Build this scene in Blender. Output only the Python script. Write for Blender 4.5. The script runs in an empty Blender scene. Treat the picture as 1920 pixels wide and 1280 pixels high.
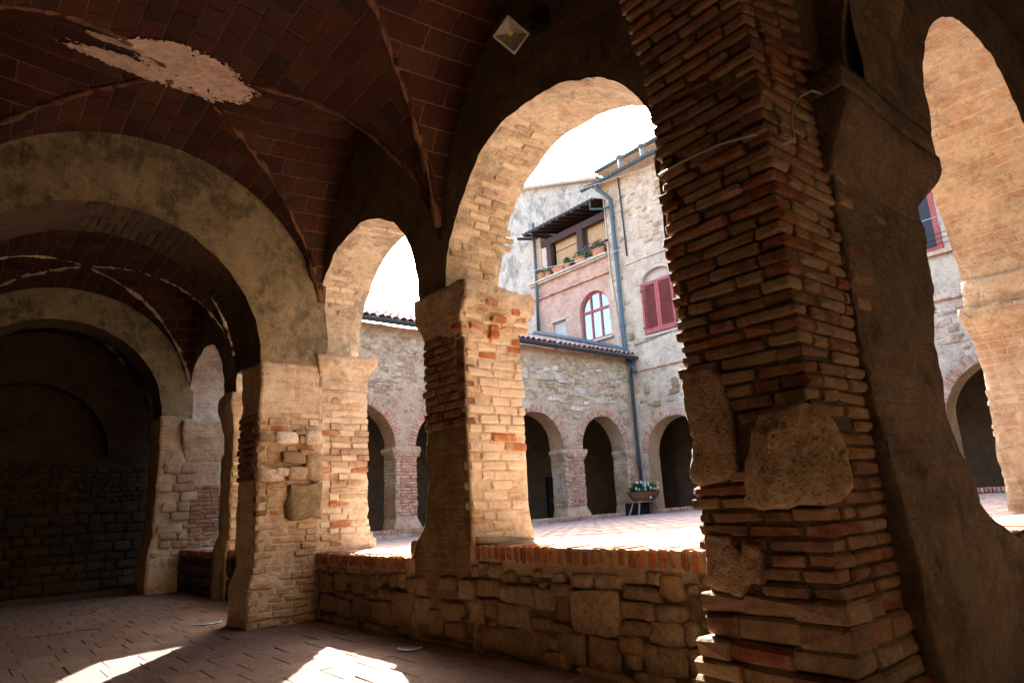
import bpy, bmesh, math, random
from mathutils import Vector, Matrix, noise
R = random.Random(7)
S = bpy.context.scene
PI = math.pi

# ------------------------------------------------------------------ camera, light, exposure
cam_d = bpy.data.cameras.new('camera'); cam = bpy.data.objects.new('camera', cam_d)
S.collection.objects.link(cam); S.camera = cam
cam_d.sensor_width = 36.0; cam_d.lens = 23.44; cam_d.clip_start = 0.05; cam_d.clip_end = 2000
ROT = ((0.77350, 0.11059, 0.62408), (-0.63170, 0.21454, 0.74493), (-0.05151, -0.97043, 0.23581))
cam.matrix_world = Matrix(((ROT[0][0], -ROT[0][1], -ROT[0][2], 0.0),
                           (ROT[1][0], -ROT[1][1], -ROT[1][2], 0.0),
                           (ROT[2][0], -ROT[2][1], -ROT[2][2], 1.1), (0, 0, 0, 1)))
SUNV = Vector((0.90, 1.20, 1.0)).normalized()
world = bpy.data.worlds.new('World'); S.world = world; world.use_nodes = True
wn = world.node_tree.nodes; wl = world.node_tree.links
sky = wn.new('ShaderNodeTexSky'); sky.sky_type = 'NISHITA'; sky.sun_disc = False
sky.sun_elevation = math.asin(SUNV.z); sky.sun_rotation = math.atan2(SUNV.x, SUNV.y)
sky.air_density = 0.9; sky.dust_density = 4.0; sky.ozone_density = 0.5
bg = wn['Background']; bg.inputs['Strength'].default_value = 0.15
wl.new(sky.outputs[0], bg.inputs[0])
sun_d = bpy.data.lights.new('sun', 'SUN'); sun_d.energy = 5.0; sun_d.angle = math.radians(0.55)
sun_d.color = (1.0, 0.94, 0.86)
sun = bpy.data.objects.new('sun', sun_d); S.collection.objects.link(sun)
sun.rotation_euler = SUNV.to_track_quat('Z', 'Y').to_euler()
S.view_settings.view_transform = 'Standard'; S.view_settings.look = 'None'
S.view_settings.exposure = 3.12; S.view_settings.gamma = 1.0; S.view_settings.use_curve_mapping = False
S.cycles.diffuse_bounces = 4; S.cycles.max_bounces = 8; S.cycles.glossy_bounces = 2
S.cycles.caustics_reflective = False; S.cycles.caustics_refractive = False
S.cycles.sample_clamp_indirect = 6.0

# ------------------------------------------------------------------ materials
MATS = {}
class G:
    def __init__(s, name, rough=0.92):
        s.m = bpy.data.materials.new(name); s.m.use_nodes = True
        s.t = s.m.node_tree; s.n = s.t.nodes; s.l = s.t.links
        s.b = s.n['Principled BSDF']; s.b.inputs['Roughness'].default_value = rough
        s.b.inputs['Specular IOR Level'].default_value = 0.25
        s.pos = s.n.new('ShaderNodeNewGeometry').outputs['Position']
        MATS[name] = s.m
    def vec(s, scale=(1, 1, 1), src=None):
        m = s.n.new('ShaderNodeMapping'); m.inputs['Scale'].default_value = scale
        s.l.new(src or s.pos, m.inputs['Vector']); return m.outputs[0]
    def noise(s, sc, det=5, rough=0.6, vec=None, dist=0.0):
        n = s.n.new('ShaderNodeTexNoise'); n.inputs['Scale'].default_value = sc
        n.inputs['Detail'].default_value = det; n.inputs['Roughness'].default_value = rough
        n.inputs['Distortion'].default_value = dist
        s.l.new(vec or s.pos, n.inputs['Vector']); return n.outputs['Fac']
    def ramp(s, fac, stops, interp='LINEAR'):
        r = s.n.new('ShaderNodeValToRGB'); r.color_ramp.interpolation = interp
        e = r.color_ramp.elements
        while len(e) < len(stops): e.new(0.5)
        for k, (p, c) in enumerate(stops):
            e[k].position = p; e[k].color = (*c, 1) if len(c) == 3 else c
        s.l.new(fac, r.inputs[0]); return r.outputs[0]
    def val(s, fac, a, b, lo=0.0, hi=1.0):
        r = s.n.new('ShaderNodeMapRange'); r.inputs[1].default_value = a; r.inputs[2].default_value = b
        r.inputs[3].default_value = lo; r.inputs[4].default_value = hi
        s.l.new(fac, r.inputs[0]); return r.outputs[0]
    def mix(s, fac, a, b, mode='MIX'):
        m = s.n.new('ShaderNodeMix'); m.data_type = 'RGBA'; m.blend_type = mode
        for k, v in ((0, fac), (6, a), (7, b)):
            if hasattr(v, 'is_linked') or hasattr(v, 'links'): s.l.new(v, m.inputs[k])
            else: m.inputs[k].default_value = v if k == 0 else (*v, 1)
        return m.outputs[2]
    def math(s, op, a, b):
        m = s.n.new('ShaderNodeMath'); m.operation = op
        for k, v in enumerate((a, b)):
            if isinstance(v, (int, float)): m.inputs[k].default_value = v
            else: s.l.new(v, m.inputs[k])
        return m.outputs[0]
    def col(s, c):
        if isinstance(c, tuple): s.b.inputs['Base Color'].default_value = (*c, 1)
        else: s.l.new(c, s.b.inputs['Base Color'])
    def bump(s, *hs):
        prev = None
        for h, st, d in hs:
            b = s.n.new('ShaderNodeBump'); b.inputs['Strength'].default_value = st
            b.inputs['Distance'].default_value = d; s.l.new(h, b.inputs['Height'])
            if prev: s.l.new(prev, b.inputs['Normal'])
            prev = b.outputs[0]
        s.l.new(prev, s.b.inputs['Normal'])
    def grunge(s, c, amt=1.0):
        a = s.noise(2.3, 5, 0.72); b = s.noise(15, 5, 0.75); d = s.noise(90, 2, 0.7)
        k = s.ramp(s.math('ADD', s.math('MULTIPLY', a, 0.45), s.math('ADD', s.math('MULTIPLY', b, 0.38), s.math('MULTIPLY', d, 0.17))),
                   [(0.36, (.42, .38, .34)), (0.46, (.82, .80, .78)), (0.53, (1.02, 1.01, 1.0)), (0.64, (1.28, 1.25, 1.18))])
        return s.mix(amt, c, k, 'MULTIPLY')
    def rnd(s, island=False):
        if island: return s.n.new('ShaderNodeNewGeometry').outputs['Random Per Island']
        return s.n.new('ShaderNodeObjectInfo').outputs['Random']

def brickmat(name, cols, mortar, smear=0.5, island=False, bump=0.5, fine=1.0):
    g = G(name); r = g.rnd(island)
    c = g.ramp(r, [(k / len(cols), v) for k, v in enumerate(cols)], 'CONSTANT')
    n1 = g.noise(9, 6, 0.65); n2 = g.noise(42 * fine, 5, 0.7)
    c = g.mix(g.val(n1, 0.35, 0.7, 0, 0.45), c, cols[0], 'MULTIPLY') if False else c
    dark = g.mix(1.0, c, (0.55, 0.5, 0.48), 'MULTIPLY')
    c = g.mix(g.val(n2, 0.42, 0.66), c, dark)
    t = 0.78 - smear * 0.55
    sm = g.val(g.math('ADD', g.math('MULTIPLY', n1, 0.65), g.math('MULTIPLY', n2, 0.35)), t - 0.08, t + 0.04)
    c = g.mix(sm, c, mortar)
    g.col(g.grunge(c, 0.7)); g.bump((n1, bump * 0.7, 0.02), (n2, bump, 0.008))
    return g.m

def plastermat(name, a, b, stain, stain_t=0.62, scale=2.0, bump=0.6, bricks=None, patch=None):
    g = G(name); n1 = g.noise(scale, 5, 0.62); n2 = g.noise(scale * 9, 4, 0.7); n3 = g.noise(70, 2, 0.6)
    c = g.mix(g.val(n1, 0.35, 0.65), a, b)
    c = g.mix(g.val(n2, 0.5, 0.75, 0, 0.5), c, stain)
    n4 = g.noise(scale * 0.7 + 0.9, 6, 0.68, vec=g.vec((1, 1, 0.75)))
    c = g.mix(g.val(n4, stain_t, stain_t + 0.1, 0, 0.85), c, stain)
    fl_ = g.val(g.noise(scale * 4 + 3, 6, 0.78), 0.585, 0.62, 0, 0.5)
    c = g.mix(fl_, c, tuple(min(.8, x * 1.3) for x in a))
    vo = g.n.new('ShaderNodeTexVoronoi'); vo.feature = 'DISTANCE_TO_EDGE'; vo.inputs['Scale'].default_value = 2.1
    va = g.n.new('ShaderNodeVectorMath'); va.operation = 'ADD'
    nn_ = g.n.new('ShaderNodeTexNoise'); nn_.inputs['Scale'].default_value = 3.5; nn_.inputs['Detail'].default_value = 4
    vs_ = g.n.new('ShaderNodeVectorMath'); vs_.operation = 'SCALE'; vs_.inputs['Scale'].default_value = 0.55
    g.l.new(g.pos, nn_.inputs['Vector']); g.l.new(nn_.outputs['Color'], vs_.inputs[0])
    g.l.new(g.pos, va.inputs[0]); g.l.new(vs_.outputs[0], va.inputs[1]); g.l.new(va.outputs[0], vo.inputs['Vector'])
    crk = g.math('MULTIPLY', g.val(vo.outputs['Distance'], 0.0, 0.011, 1, 0), g.val(g.noise(1.3, 3), 0.46, 0.56))
    c = g.mix(g.math('MULTIPLY', crk, 0.75), c, tuple(x * 0.35 for x in stain))
    hs = [(n1, bump * 0.5, 0.05), (n2, bump, 0.02), (n3, bump * 0.6, 0.004), (fl_, 0.5, 0.006), (crk, -0.8, 0.01)]
    if bricks or patch:
        sx = g.n.new('ShaderNodeSeparateXYZ'); g.l.new(g.pos, sx.inputs[0])
        cm = g.n.new('ShaderNodeCombineXYZ')
        g.l.new(g.math('ADD', sx.outputs[0], sx.outputs[1]), cm.inputs[0]); g.l.new(g.math('ADD', sx.outputs[2], g.math('MULTIPLY', g.noise(1.7, 2), 0.05)), cm.inputs[1])
        bt = g.n.new('ShaderNodeTexBrick'); g.l.new(cm.outputs[0], bt.inputs['Vector'])
        bw, bh, c1, c2, amt, lo, hi = bricks
        bt.inputs['Scale'].default_value = 1.0; bt.inputs['Brick Width'].default_value = bw
        bt.inputs['Row Height'].default_value = bh; bt.inputs['Mortar Size'].default_value = bh * 0.13
        bt.inputs['Mortar Smooth'].default_value = 0.4; bt.inputs['Bias'].default_value = 0.0
        bt.inputs['Color1'].default_value = (*c1, 1); bt.inputs['Color2'].default_value = (*c2, 1)
        bt.inputs['Mortar'].default_value = (*a, 1)
        msk = g.val(g.noise(scale * 1.3 + 0.5, 6, 0.7, vec=g.vec((1, 1, 1.6))), lo, hi, 0, amt)
        c = g.mix(msk, c, bt.outputs['Color'])
        inv = g.math('SUBTRACT', 1.0, bt.outputs['Fac'])
        hs.append((g.math('MULTIPLY', inv, msk), 0.7, 0.015))
    g.col(g.grunge(c, 0.9)); g.bump(*hs)
    return g.m

def stonemat(name, cols, stain, bump=0.8, island=False, pores=False):
    g = G(name); r = g.rnd(island)
    c = g.ramp(r, [(k / len(cols), v) for k, v in enumerate(cols)], 'CONSTANT')
    n1 = g.noise(6, 7, 0.65); n2 = g.noise(38, 6, 0.72)
    c = g.mix(g.val(n1, 0.4, 0.68, 0, 0.7), c, stain)
    dk = g.mix(1.0, c, (0.5, 0.46, 0.42), 'MULTIPLY')
    c = g.mix(g.val(n2, 0.48, 0.68, 0, 0.8), c, dk)
    hs = [(n1, bump * 0.6, 0.03), (n2, bump, 0.012)]
    if pores:
        v = g.n.new('ShaderNodeTexVoronoi'); v.inputs['Scale'].default_value = 60
        g.l.new(g.pos, v.inputs['Vector'])
        hs.append((g.val(v.outputs['Distance'], 0.0, 0.45), 0.6, 0.012))
        pit = g.val(g.noise(21, 5, 0.75), 0.56, 0.63)
        c = g.mix(pit, c, tuple(x * 0.28 for x in cols[0])); hs.append((pit, -0.8, 0.02))
        c = g.mix(g.val(g.noise(5, 6, 0.7), 0.52, 0.62, 0, 0.6), c, (.52, .36, .17))
    g.col(g.grunge(c, 1.0)); g.bump(*hs)
    return g.m

def plain(name, c, rough=0.6, metal=0.0, vary=0.25, sc=12, bump=0.15):
    g = G(name, rough); n = g.noise(sc, 5, 0.6)
    d = tuple(x * (1 - vary) for x in c)
    g.col(g.mix(g.val(n, 0.35, 0.65), c, d)); g.b.inputs['Metallic'].default_value = metal
    g.bump((g.noise(sc * 5, 4), bump, 0.004)); return g.m

MORT = (0.30, 0.225, 0.14)
brickmat('brick_tan', [(.36, .235, .125), (.32, .205, .11), (.38, .26, .145)], (.34, .25, .15), 0.5, bump=0.9)
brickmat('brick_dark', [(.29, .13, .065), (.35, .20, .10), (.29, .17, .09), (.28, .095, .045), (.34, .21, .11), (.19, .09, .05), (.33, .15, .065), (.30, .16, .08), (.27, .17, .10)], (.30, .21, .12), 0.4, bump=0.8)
brickmat('brick_dark_stuff', [(.28, .10, .05), (.33, .16, .08), (.22, .12, .07)], (.27, .20, .125), 0.4, island=True, bump=0.8)
brickmat('brick_washed', [(.64, .49, .34), (.67, .53, .38), (.61, .42, .28), (.66, .52, .37), (.56, .32, .19), (.66, .54, .39)], (.70, .58, .42), 0.8, bump=0.6)
brickmat('brick_orange', [(.50, .16, .06), (.46, .19, .085)], (.56, .38, .21), 0.4, bump=0.5)
brickmat('brick_mixed', [(.40, .17, .09), (.47, .28, .16), (.50, .35, .21), (.36, .14, .075), (.46, .32, .2), (.42, .22, .13)], (.50, .38, .24), 0.55, bump=0.7)
brickmat('brick_cap', [(.50, .19, .085), (.42, .14, .065), (.52, .24, .11), (.38, .14, .075)], (.50, .33, .18), 0.3, bump=0.4)
brickmat('brick_pink', [(.58, .25, .155), (.62, .31, .20), (.50, .20, .125), (.62, .40, .27), (.60, .28, .18)], (.64, .50, .37), 0.42, bump=0.5)
brickmat('brick_pale', [(.58, .44, .33), (.60, .47, .36), (.55, .39, .29), (.62, .52, .42)], (.60, .52, .42), 0.55, bump=0.5)
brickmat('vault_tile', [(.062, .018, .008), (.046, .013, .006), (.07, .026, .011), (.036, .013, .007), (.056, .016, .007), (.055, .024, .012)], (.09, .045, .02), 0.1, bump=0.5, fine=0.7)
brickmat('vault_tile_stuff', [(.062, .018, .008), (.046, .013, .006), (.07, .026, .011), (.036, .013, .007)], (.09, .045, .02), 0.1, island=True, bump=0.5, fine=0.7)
brickmat('floor_tile', [(.165, .102, .074), (.185, .12, .086), (.15, .092, .066), (.17, .11, .079), (.158, .095, .068)], (.19, .14, .10), 0.3, bump=0.25)
brickmat('floor_tile_stuff', [(.165, .102, .074), (.185, .12, .086), (.15, .092, .066), (.17, .11, .079)], (.19, .14, .10), 0.3, island=True, bump=0.25)
brickmat('court_tile', [(.50, .33, .29), (.53, .37, .32), (.47, .30, .26), (.54, .39, .34)], (.55, .45, .40), 0.5, island=True, bump=0.3)
brickmat('court_tile_part', [(.50, .33, .29), (.53, .37, .32), (.47, .30, .26), (.54, .39, .34)], (.55, .45, .40), 0.5, bump=0.3)
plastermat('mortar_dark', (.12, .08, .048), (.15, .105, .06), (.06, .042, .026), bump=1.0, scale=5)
plastermat('joint_dark', (.24, .17, .10), (.29, .21, .125), (.13, .095, .06), bump=1.0, scale=6)
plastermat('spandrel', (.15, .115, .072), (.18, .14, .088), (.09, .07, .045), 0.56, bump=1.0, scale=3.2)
plastermat('cap_mortar', (.56, .44, .29), (.50, .38, .24), (.36, .27, .17), bump=0.6, scale=5)
plastermat('mortar_mid', (.43, .32, .195), (.48, .37, .235), (.25, .19, .115), bump=1.0, scale=4)
plastermat('tile_mortar', (.20, .105, .05), (.12, .065, .035), (.07, .03, .016), bump=0.5, scale=4)
plastermat('court_mortar', (.40, .30, .25), (.36, .27, .22), (.25, .2, .17), bump=0.4, scale=4)
plastermat('floor_mortar', (.17, .115, .085), (.19, .13, .10), (.11, .08, .06), bump=0.4, scale=4)
plastermat('plaster_arch', (.69, .59, .45), (.61, .50, .35), (.34, .295, .215), 0.53, 2.6, 1.0, bricks=(.26, .075, (.52, .32, .18), (.46, .27, .15), 0.45, .5, .62))
plastermat('plaster_jamb', (.69, .57, .41), (.63, .50, .34), (.46, .37, .25), 0.62, 2.4, 0.7, bricks=(.25, .075, (.50, .24, .12), (.55, .36, .2), 0.6, .47, .58))
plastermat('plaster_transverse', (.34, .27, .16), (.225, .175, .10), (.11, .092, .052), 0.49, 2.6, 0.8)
plastermat('plaster_far', (.52, .38, .215), (.44, .31, .17), (.30, .22, .13), 0.58, 2.2, 0.8, bricks=(.25, .075, (.40, .2, .12), (.45, .3, .19), 0.6, .45, .58))
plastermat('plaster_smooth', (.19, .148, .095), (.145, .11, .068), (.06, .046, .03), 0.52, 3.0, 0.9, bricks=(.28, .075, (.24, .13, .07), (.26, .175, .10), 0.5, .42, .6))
plastermat('plaster_pale', (.62, .50, .42), (.55, .45, .37), (.40, .34, .28), 0.6, 1.2, 0.6)
plastermat('patch_plaster', (.56, .42, .32), (.50, .36, .27), (.36, .26, .18), 0.66, 3, 0.4)
plastermat('rib_chalk', (.52, .42, .28), (.44, .34, .22), (.26, .19, .12), 0.6, 6, 0.7)
plastermat('rib_plaster', (.20, .095, .045), (.15, .07, .035), (.07, .03, .018), 0.52, 6, 0.7)
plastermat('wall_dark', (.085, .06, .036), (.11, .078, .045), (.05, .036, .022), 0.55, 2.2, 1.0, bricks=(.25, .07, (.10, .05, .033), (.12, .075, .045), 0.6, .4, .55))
plastermat('court_wall_stone', (.66, .51, .345), (.56, .41, .255), (.33, .25, .15), 0.54, 1.9, 1.0, bricks=(.25, .07, (.60, .34, .24), (.64, .46, .34), 0.7, .48, .58))
plastermat('court_wall_upper', (.70, .57, .42), (.62, .48, .33), (.40, .31, .21), 0.55, 1.9, 1.0, bricks=(.26, .07, (.58, .47, .38), (.52, .38, .29), 0.8, .44, .54))
plastermat('brick_infill', (.66, .44, .34), (.68, .51, .40), (.54, .40, .31), 0.6, 1.4, 0.5, bricks=(.26, .07, (.54, .30, .21), (.57, .38, .29), 0.95, .22, .36))
plastermat('stucco_grey', (.47, .43, .37), (.53, .48, .41), (.25, .23, .20), 0.50, 0.9, 0.6)
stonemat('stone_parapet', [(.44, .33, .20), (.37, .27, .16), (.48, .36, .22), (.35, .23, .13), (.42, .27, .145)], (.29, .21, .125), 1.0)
stonemat('stone_large', [(.55, .41, .245), (.50, .375, .225)], (.36, .26, .16), 1.0, pores=True)
stonemat('stone_olive', [(.30, .225, .115), (.33, .26, .14)], (.24, .17, .09), 0.7)
stonemat('stone_pale', [(.76, .69, .57), (.66, .56, .44), (.72, .60, .46), (.56, .46, .36), (.78, .72, .62)], (.60, .50, .38), 0.7)
stonemat('stone_wall_stuff', [(.66, .53, .36), (.52, .39, .25), (.72, .60, .44), (.42, .31, .20), (.60, .36, .22), (.70, .56, .40), (.34, .27, .19)], (.52, .40, .26), 0.8, island=True)
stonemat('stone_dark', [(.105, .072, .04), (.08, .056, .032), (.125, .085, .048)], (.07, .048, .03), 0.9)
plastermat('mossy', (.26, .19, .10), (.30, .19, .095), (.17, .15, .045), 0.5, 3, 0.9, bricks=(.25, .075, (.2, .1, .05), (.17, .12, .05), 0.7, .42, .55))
plain('gutter_blue', (.085, .125, .145), 0.5, 0.3); plain('gutter_dark', (.055, .065, .07), 0.5, 0.3)
plain('red_paint', (.44, .10, .085), 0.6, vary=0.3, sc=6); plain('dark_wood', (.075, .04, .033), 0.7)
plain('blind_straw', (.60, .38, .20), 0.8, sc=30); plain('terracotta', (.55, .24, .13), 0.85)
plain('soil', (.05, .035, .025), 0.95); plain('iron_rust', (.16, .09, .06), 0.7); plain('iron_dark', (.02, .02, .02), 0.5)
plain('galvanised', (.30, .29, .28), 0.55, 0.4); plain('conduit_white', (.40, .36, .30), 0.5); plain('cable_grey', (.22, .18, .14), 0.6)
plain('lamp_frame', (.30, .26, .22), 0.4, 0.4); plain('lamp_black', (.02, .018, .016), 0.5)
plain('reflector', (.34, .29, .24), 0.3, 0.5, vary=0.05); plain('led_yellow', (.60, .42, .05), 0.5, vary=0.05)
plain('planter_wood', (.24, .095, .055), 0.7); plain('stand_wood', (.35, .29, .24), 0.7); plain('cover_metal', (.10, .10, .11), 0.6, 0.3)
plain('leaf_green', (.06, .12, .035), 0.6, vary=0.5, sc=25); plain('leaf_pale', (.15, .20, .09), 0.6, vary=0.4, sc=25)
plain('petal_white', (.80, .80, .76), 0.6, vary=0.05); plain('petal_purple', (.34, .17, .44), 0.6, vary=0.3)
plain('roof_clay', (.42, .27, .23), 0.85, vary=0.4, sc=5); plain('blind_pale', (.62, .58, .52), 0.7); plain('string', (.62, .60, .56), 0.6)
plain('door_dark', (.02, .016, .013), 0.6); plain('sill_stone', (.60, .50, .40), 0.8); plain('ground_earth', (.17, .14, .10), 0.95)
g = G('roof_tile'); r = g.rnd(False)
g.col(g.mix(g.val(g.noise(14, 5), .4, .7, 0, .6), g.ramp(r, [(0, (.42, .24, .19)), (.3, (.48, .32, .27)), (.6, (.36, .22, .18)), (.8, (.5, .38, .33))], 'CONSTANT'), (.30, .26, .22)))
g = G('roof_tile_stuff'); r = g.rnd(True)
g.col(g.mix(g.val(g.noise(14, 5), .4, .7, 0, .6), g.ramp(r, [(0, (.42, .24, .19)), (.3, (.48, .32, .27)), (.6, (.36, .22, .18)), (.8, (.5, .38, .33))], 'CONSTANT'), (.30, .26, .22)))
g = G('window_glass', 0.06); g.col((.10, .13, .16)); g.b.inputs['Specular IOR Level'].default_value = 1.0; g.b.inputs['IOR'].default_value = 2.2
g.bump((g.noise(3, 2), 0.05, 0.02))
g = G('glass_dark', 0.15); g.col((.03, .03, .03))
brickmat('wing_tile', [(.19, .12, .08), (.22, .14, .095)], (.22, .155, .11), 0.3, island=True, bump=0.25)
brickmat('brick_sooty', [(.36, .30, .21), (.30, .25, .175), (.42, .34, .23)], (.55, .44, .31), 0.55, bump=0.8)
# weather-stained cross arch under the bricks: mats are looked up by name
def M(n): return MATS[n]

# ------------------------------------------------------------------ helpers
COL = S.collection
def link(name, me, parent=None, mw=None):
    o = bpy.data.objects.new(name, me); COL.objects.link(o)
    if parent is not None: o.parent = parent
    if mw is not None: o.matrix_world = mw
    return o
def tag(o, label, cat, group=None, kind=None):
    if label: o['label'] = label
    if cat: o['category'] = cat
    if group: o['group'] = group
    if kind: o['kind'] = kind
    return o
def thing(name, label, cat, loc=(0, 0, 0), group=None):
    o = bpy.data.objects.new(name, None); COL.objects.link(o); o.location = loc
    o.empty_display_size = 0.1
    return tag(o, label, cat, group)
def copy_tree(o, loc, label, group=None, rz=0.0, sc=1.0):
    r = o.copy(); COL.objects.link(r); r.location = loc; r.rotation_euler = (0, 0, rz); r.scale = (sc,) * 3
    r['label'] = label
    if group: r['group'] = group
    for ch in list(o.children):
        c = ch.copy(); COL.objects.link(c); c.parent = r
        for g2 in list(ch.children):
            d = g2.copy(); COL.objects.link(d); d.parent = c
    return r
class MB:
    def __init__(s): s.v = []; s.f = []
    def add(s, vs, fs):
        k = len(s.v); s.v += [tuple(p) for p in vs]; s.f += [tuple(k + i for i in f) for f in fs]
    def box(s, a, b):
        x0, y0, z0 = a; x1, y1, z1 = b
        s.add([(x0, y0, z0), (x1, y0, z0), (x1, y1, z0), (x0, y1, z0), (x0, y0, z1), (x1, y0, z1), (x1, y1, z1), (x0, y1, z1)],
              [(0, 3, 2, 1), (4, 5, 6, 7), (0, 1, 5, 4), (1, 2, 6, 5), (2, 3, 7, 6), (3, 0, 4, 7)])
    def tube(s, pts, r, n=8, caps=True):
        pts = [Vector(p) for p in pts]; rings = []
        up = Vector((0, 0, 1))
        for i, p in enumerate(pts):
            d = (pts[min(i + 1, len(pts) - 1)] - pts[max(i - 1, 0)]).normalized()
            a = d.cross(up)
            if a.length < 0.05: a = d.cross(Vector((1, 0, 0)))
            a.normalize(); b = d.cross(a).normalized()
            rr = r[i] if isinstance(r, (list, tuple)) else r
            rings.append([p + (a * math.cos(2 * PI * k / n) + b * math.sin(2 * PI * k / n)) * rr for k in range(n)])
        vs = [q for ring in rings for q in ring]; fs = []
        for i in range(len(pts) - 1):
            for k in range(n):
                fs.append((i * n + k, i * n + (k + 1) % n, (i + 1) * n + (k + 1) % n, (i + 1) * n + k))
        if caps: fs.append(tuple(range(n - 1, -1, -1))); fs.append(tuple((len(pts) - 1) * n + k for k in range(n)))
        s.add(vs, fs)
    def build(s, name, mat, parent=None, smooth=False, fix=True):
        me = bpy.data.meshes.new(name); me.from_pydata(s.v, [], s.f)
        me.materials.append(M(mat) if isinstance(mat, str) else mat)
        if fix:
            bm = bmesh.new(); bm.from_mesh(me); bmesh.ops.recalc_face_normals(bm, faces=bm.faces); bm.to_mesh(me); bm.free()
        if smooth: me.polygons.foreach_set('use_smooth', [True] * len(me.polygons))
        me.update()
        return link(name, me, parent)
def nz(p, f, seed=0.0):
    return noise.noise(Vector((p[0] * f + seed, p[1] * f + seed * 1.7, p[2] * f)))
def disp(p, amp=1.0):
    v = Vector(p)
    a = noise.noise_vector(v * 1.1 + Vector((5, 3, 1))) * 0.022 + noise.noise_vector(v * 4.3) * 0.014 + noise.noise_vector(v * 13.0) * 0.006
    return v + a * amp
def part_local(parent):    # parents sit unrotated at their base: keep world coordinates for baked meshes
    return Matrix.Translation(-parent.location)
def fit(o, parent):        # baked (world-space) mesh under a thing whose empty sits at its base
    o.parent = parent; o.matrix_parent_inverse = Matrix.Translation(-parent.location); return o
def bake(mb, name, mat, parent=None, smooth=False, fix=True):
    o = mb.build(name, mat, None, smooth, fix)
    if parent is not None: fit(o, parent)
    return o

# prototypes: chamfered bricks and rounded stones (unit size), shared by every copy
def brick_mesh(seed, ch=0.15):
    r = random.Random(seed); vs = []; idx = {}
    for sx in (-1, 1):
        for sy in (-1, 1):
            for sz in (-1, 1):
                j = [r.uniform(-.06, .05) for _ in range(3)]
                c = r.uniform(.4, 1.9)
                base = Vector((sx * (.5 + j[0] * .4), sy * (.5 + j[1]), sz * (.5 + j[2])))
                for ax in range(3):
                    p = base.copy()
                    cc = (ch * 0.28 * c, ch * 0.5 * c, ch * 1.0 * c)
                    for a2 in range(3):
                        if a2 != ax: p[a2] -= (sx, sy, sz)[a2] * cc[a2]
                    idx[(sx, sy, sz, ax)] = len(vs); vs.append(p)
    bm = bmesh.new(); [bm.verts.new(v) for v in vs]
    bmesh.ops.convex_hull(bm, input=bm.verts)
    me = bpy.data.meshes.new('brick'); bm.to_mesh(me); bm.free()
    return me
def stone_mesh(seed, rnd=0.5, cuts=1):
    r = random.Random(seed); bm = bmesh.new(); bmesh.ops.create_cube(bm, size=1.0)
    bmesh.ops.subdivide_edges(bm, edges=bm.edges, cuts=cuts, use_grid_fill=True)
    for v in bm.verts:
        p = v.co.copy(); s = p.normalized() * 0.56
        q = p.lerp(s, rnd)
        q += noise.noise_vector(p * 1.6 + Vector((seed * 3.1, seed, 0))) * 0.15 + noise.noise_vector(p * 4.5 + Vector((seed * 1.1, seed, 7))) * 0.05
        v.co = q
    me = bpy.data.meshes.new('stone'); bm.to_mesh(me); bm.free()
    me.polygons.foreach_set('use_smooth', [True] * len(me.polygons)); return me
PROTO = {}
def proto(kind, mat):
    k = (kind, mat)
    if k not in PROTO:
        L = []
        for i in range(7):
            me = brick_mesh(i + 11) if kind == 'brick' else (stone_mesh(i + 3, .27, 2) if kind == 'stone' else brick_mesh(i + 50, .05))
            me.materials.append(M(mat)); L.append(me)
        PROTO[k] = L
    return PROTO[k]
def put(name, kind, mat, parent, c, u, v, w, size, tilt=0.0):
    """one brick or stone: centre c, axes u (length), v (depth), w (height)"""
    me = R.choice(proto(kind, mat))
    m = Matrix((tuple(u) + (0,), tuple(v) + (0,), tuple(w) + (0,), (0, 0, 0, 1))).transposed().to_3x3()
    if tilt: m = m @ Matrix.Rotation(R.uniform(-tilt, tilt), 3, 'Y') @ Matrix.Rotation(R.uniform(-tilt, tilt), 3, 'Z')
    m = m @ Matrix.Diagonal((size[0] * R.choice((-1, 1)) * 1.0, size[1], size[2]))
    o = bpy.data.objects.new(name, me); COL.objects.link(o); o.parent = parent
    c = Vector(c) - (parent.location if parent is not None else Vector())
    o.matrix_local = Matrix.Translation(c) @ m.to_4x4(); return o
X = Vector((1, 0, 0)); Y = Vector((0, 1, 0)); Z = Vector((0, 0, 1))
ALLP = [(o) for o in ()]
def in_view(p, pad=0.1):
    q = cam.matrix_world.inverted() @ Vector(p)
    if q.z > -0.1: return False
    return abs(q.x / -q.z) < 0.768 * (1 + pad) and abs(q.y / -q.z) < 0.512 * (1 + pad)

# ------------------------------------------------------------------ ground, floors
def fz(y): return -0.012 * max(0.0, y - 3.0) - 0.05 * max(0.0, y - 14.2)
def cz(x, y): return min(0.785, 0.54 - 0.034 * (y - 14.8) + 0.012 * (x - 17.0)) if y > -50 else 0
b = MB(); n = 24
b.add([(-400, -400, -1.2), (400, -400, -1.2), (400, 400, -1.2), (-400, 400, -1.2)], [(0, 1, 2, 3)])
tag(b.build('ground', 'ground_earth'), None, None, kind='structure')
fl = thing('corridor_floor', None, None); fl['kind'] = 'structure'
b = MB()
for i in range(60):
    y0 = -3 + i * .4; y1 = y0 + .4
    b.add([(-1.2, y0, fz(y0) - .012), (17, y0, fz(y0) - .012), (17, y1, fz(y1) - .012), (-1.2, y1, fz(y1) - .012)], [(0, 1, 2, 3)])
    if y0 > 1.3 and y0 < 14.6: b.v[-3] = (3.6, y0, fz(y0) - .012); b.v[-2] = (3.6, y1, fz(y1) - .012)
bake(b, 'mortar_bed', 'floor_mortar', fl)
tiles = []
row = 0; y = -1.2
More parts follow.
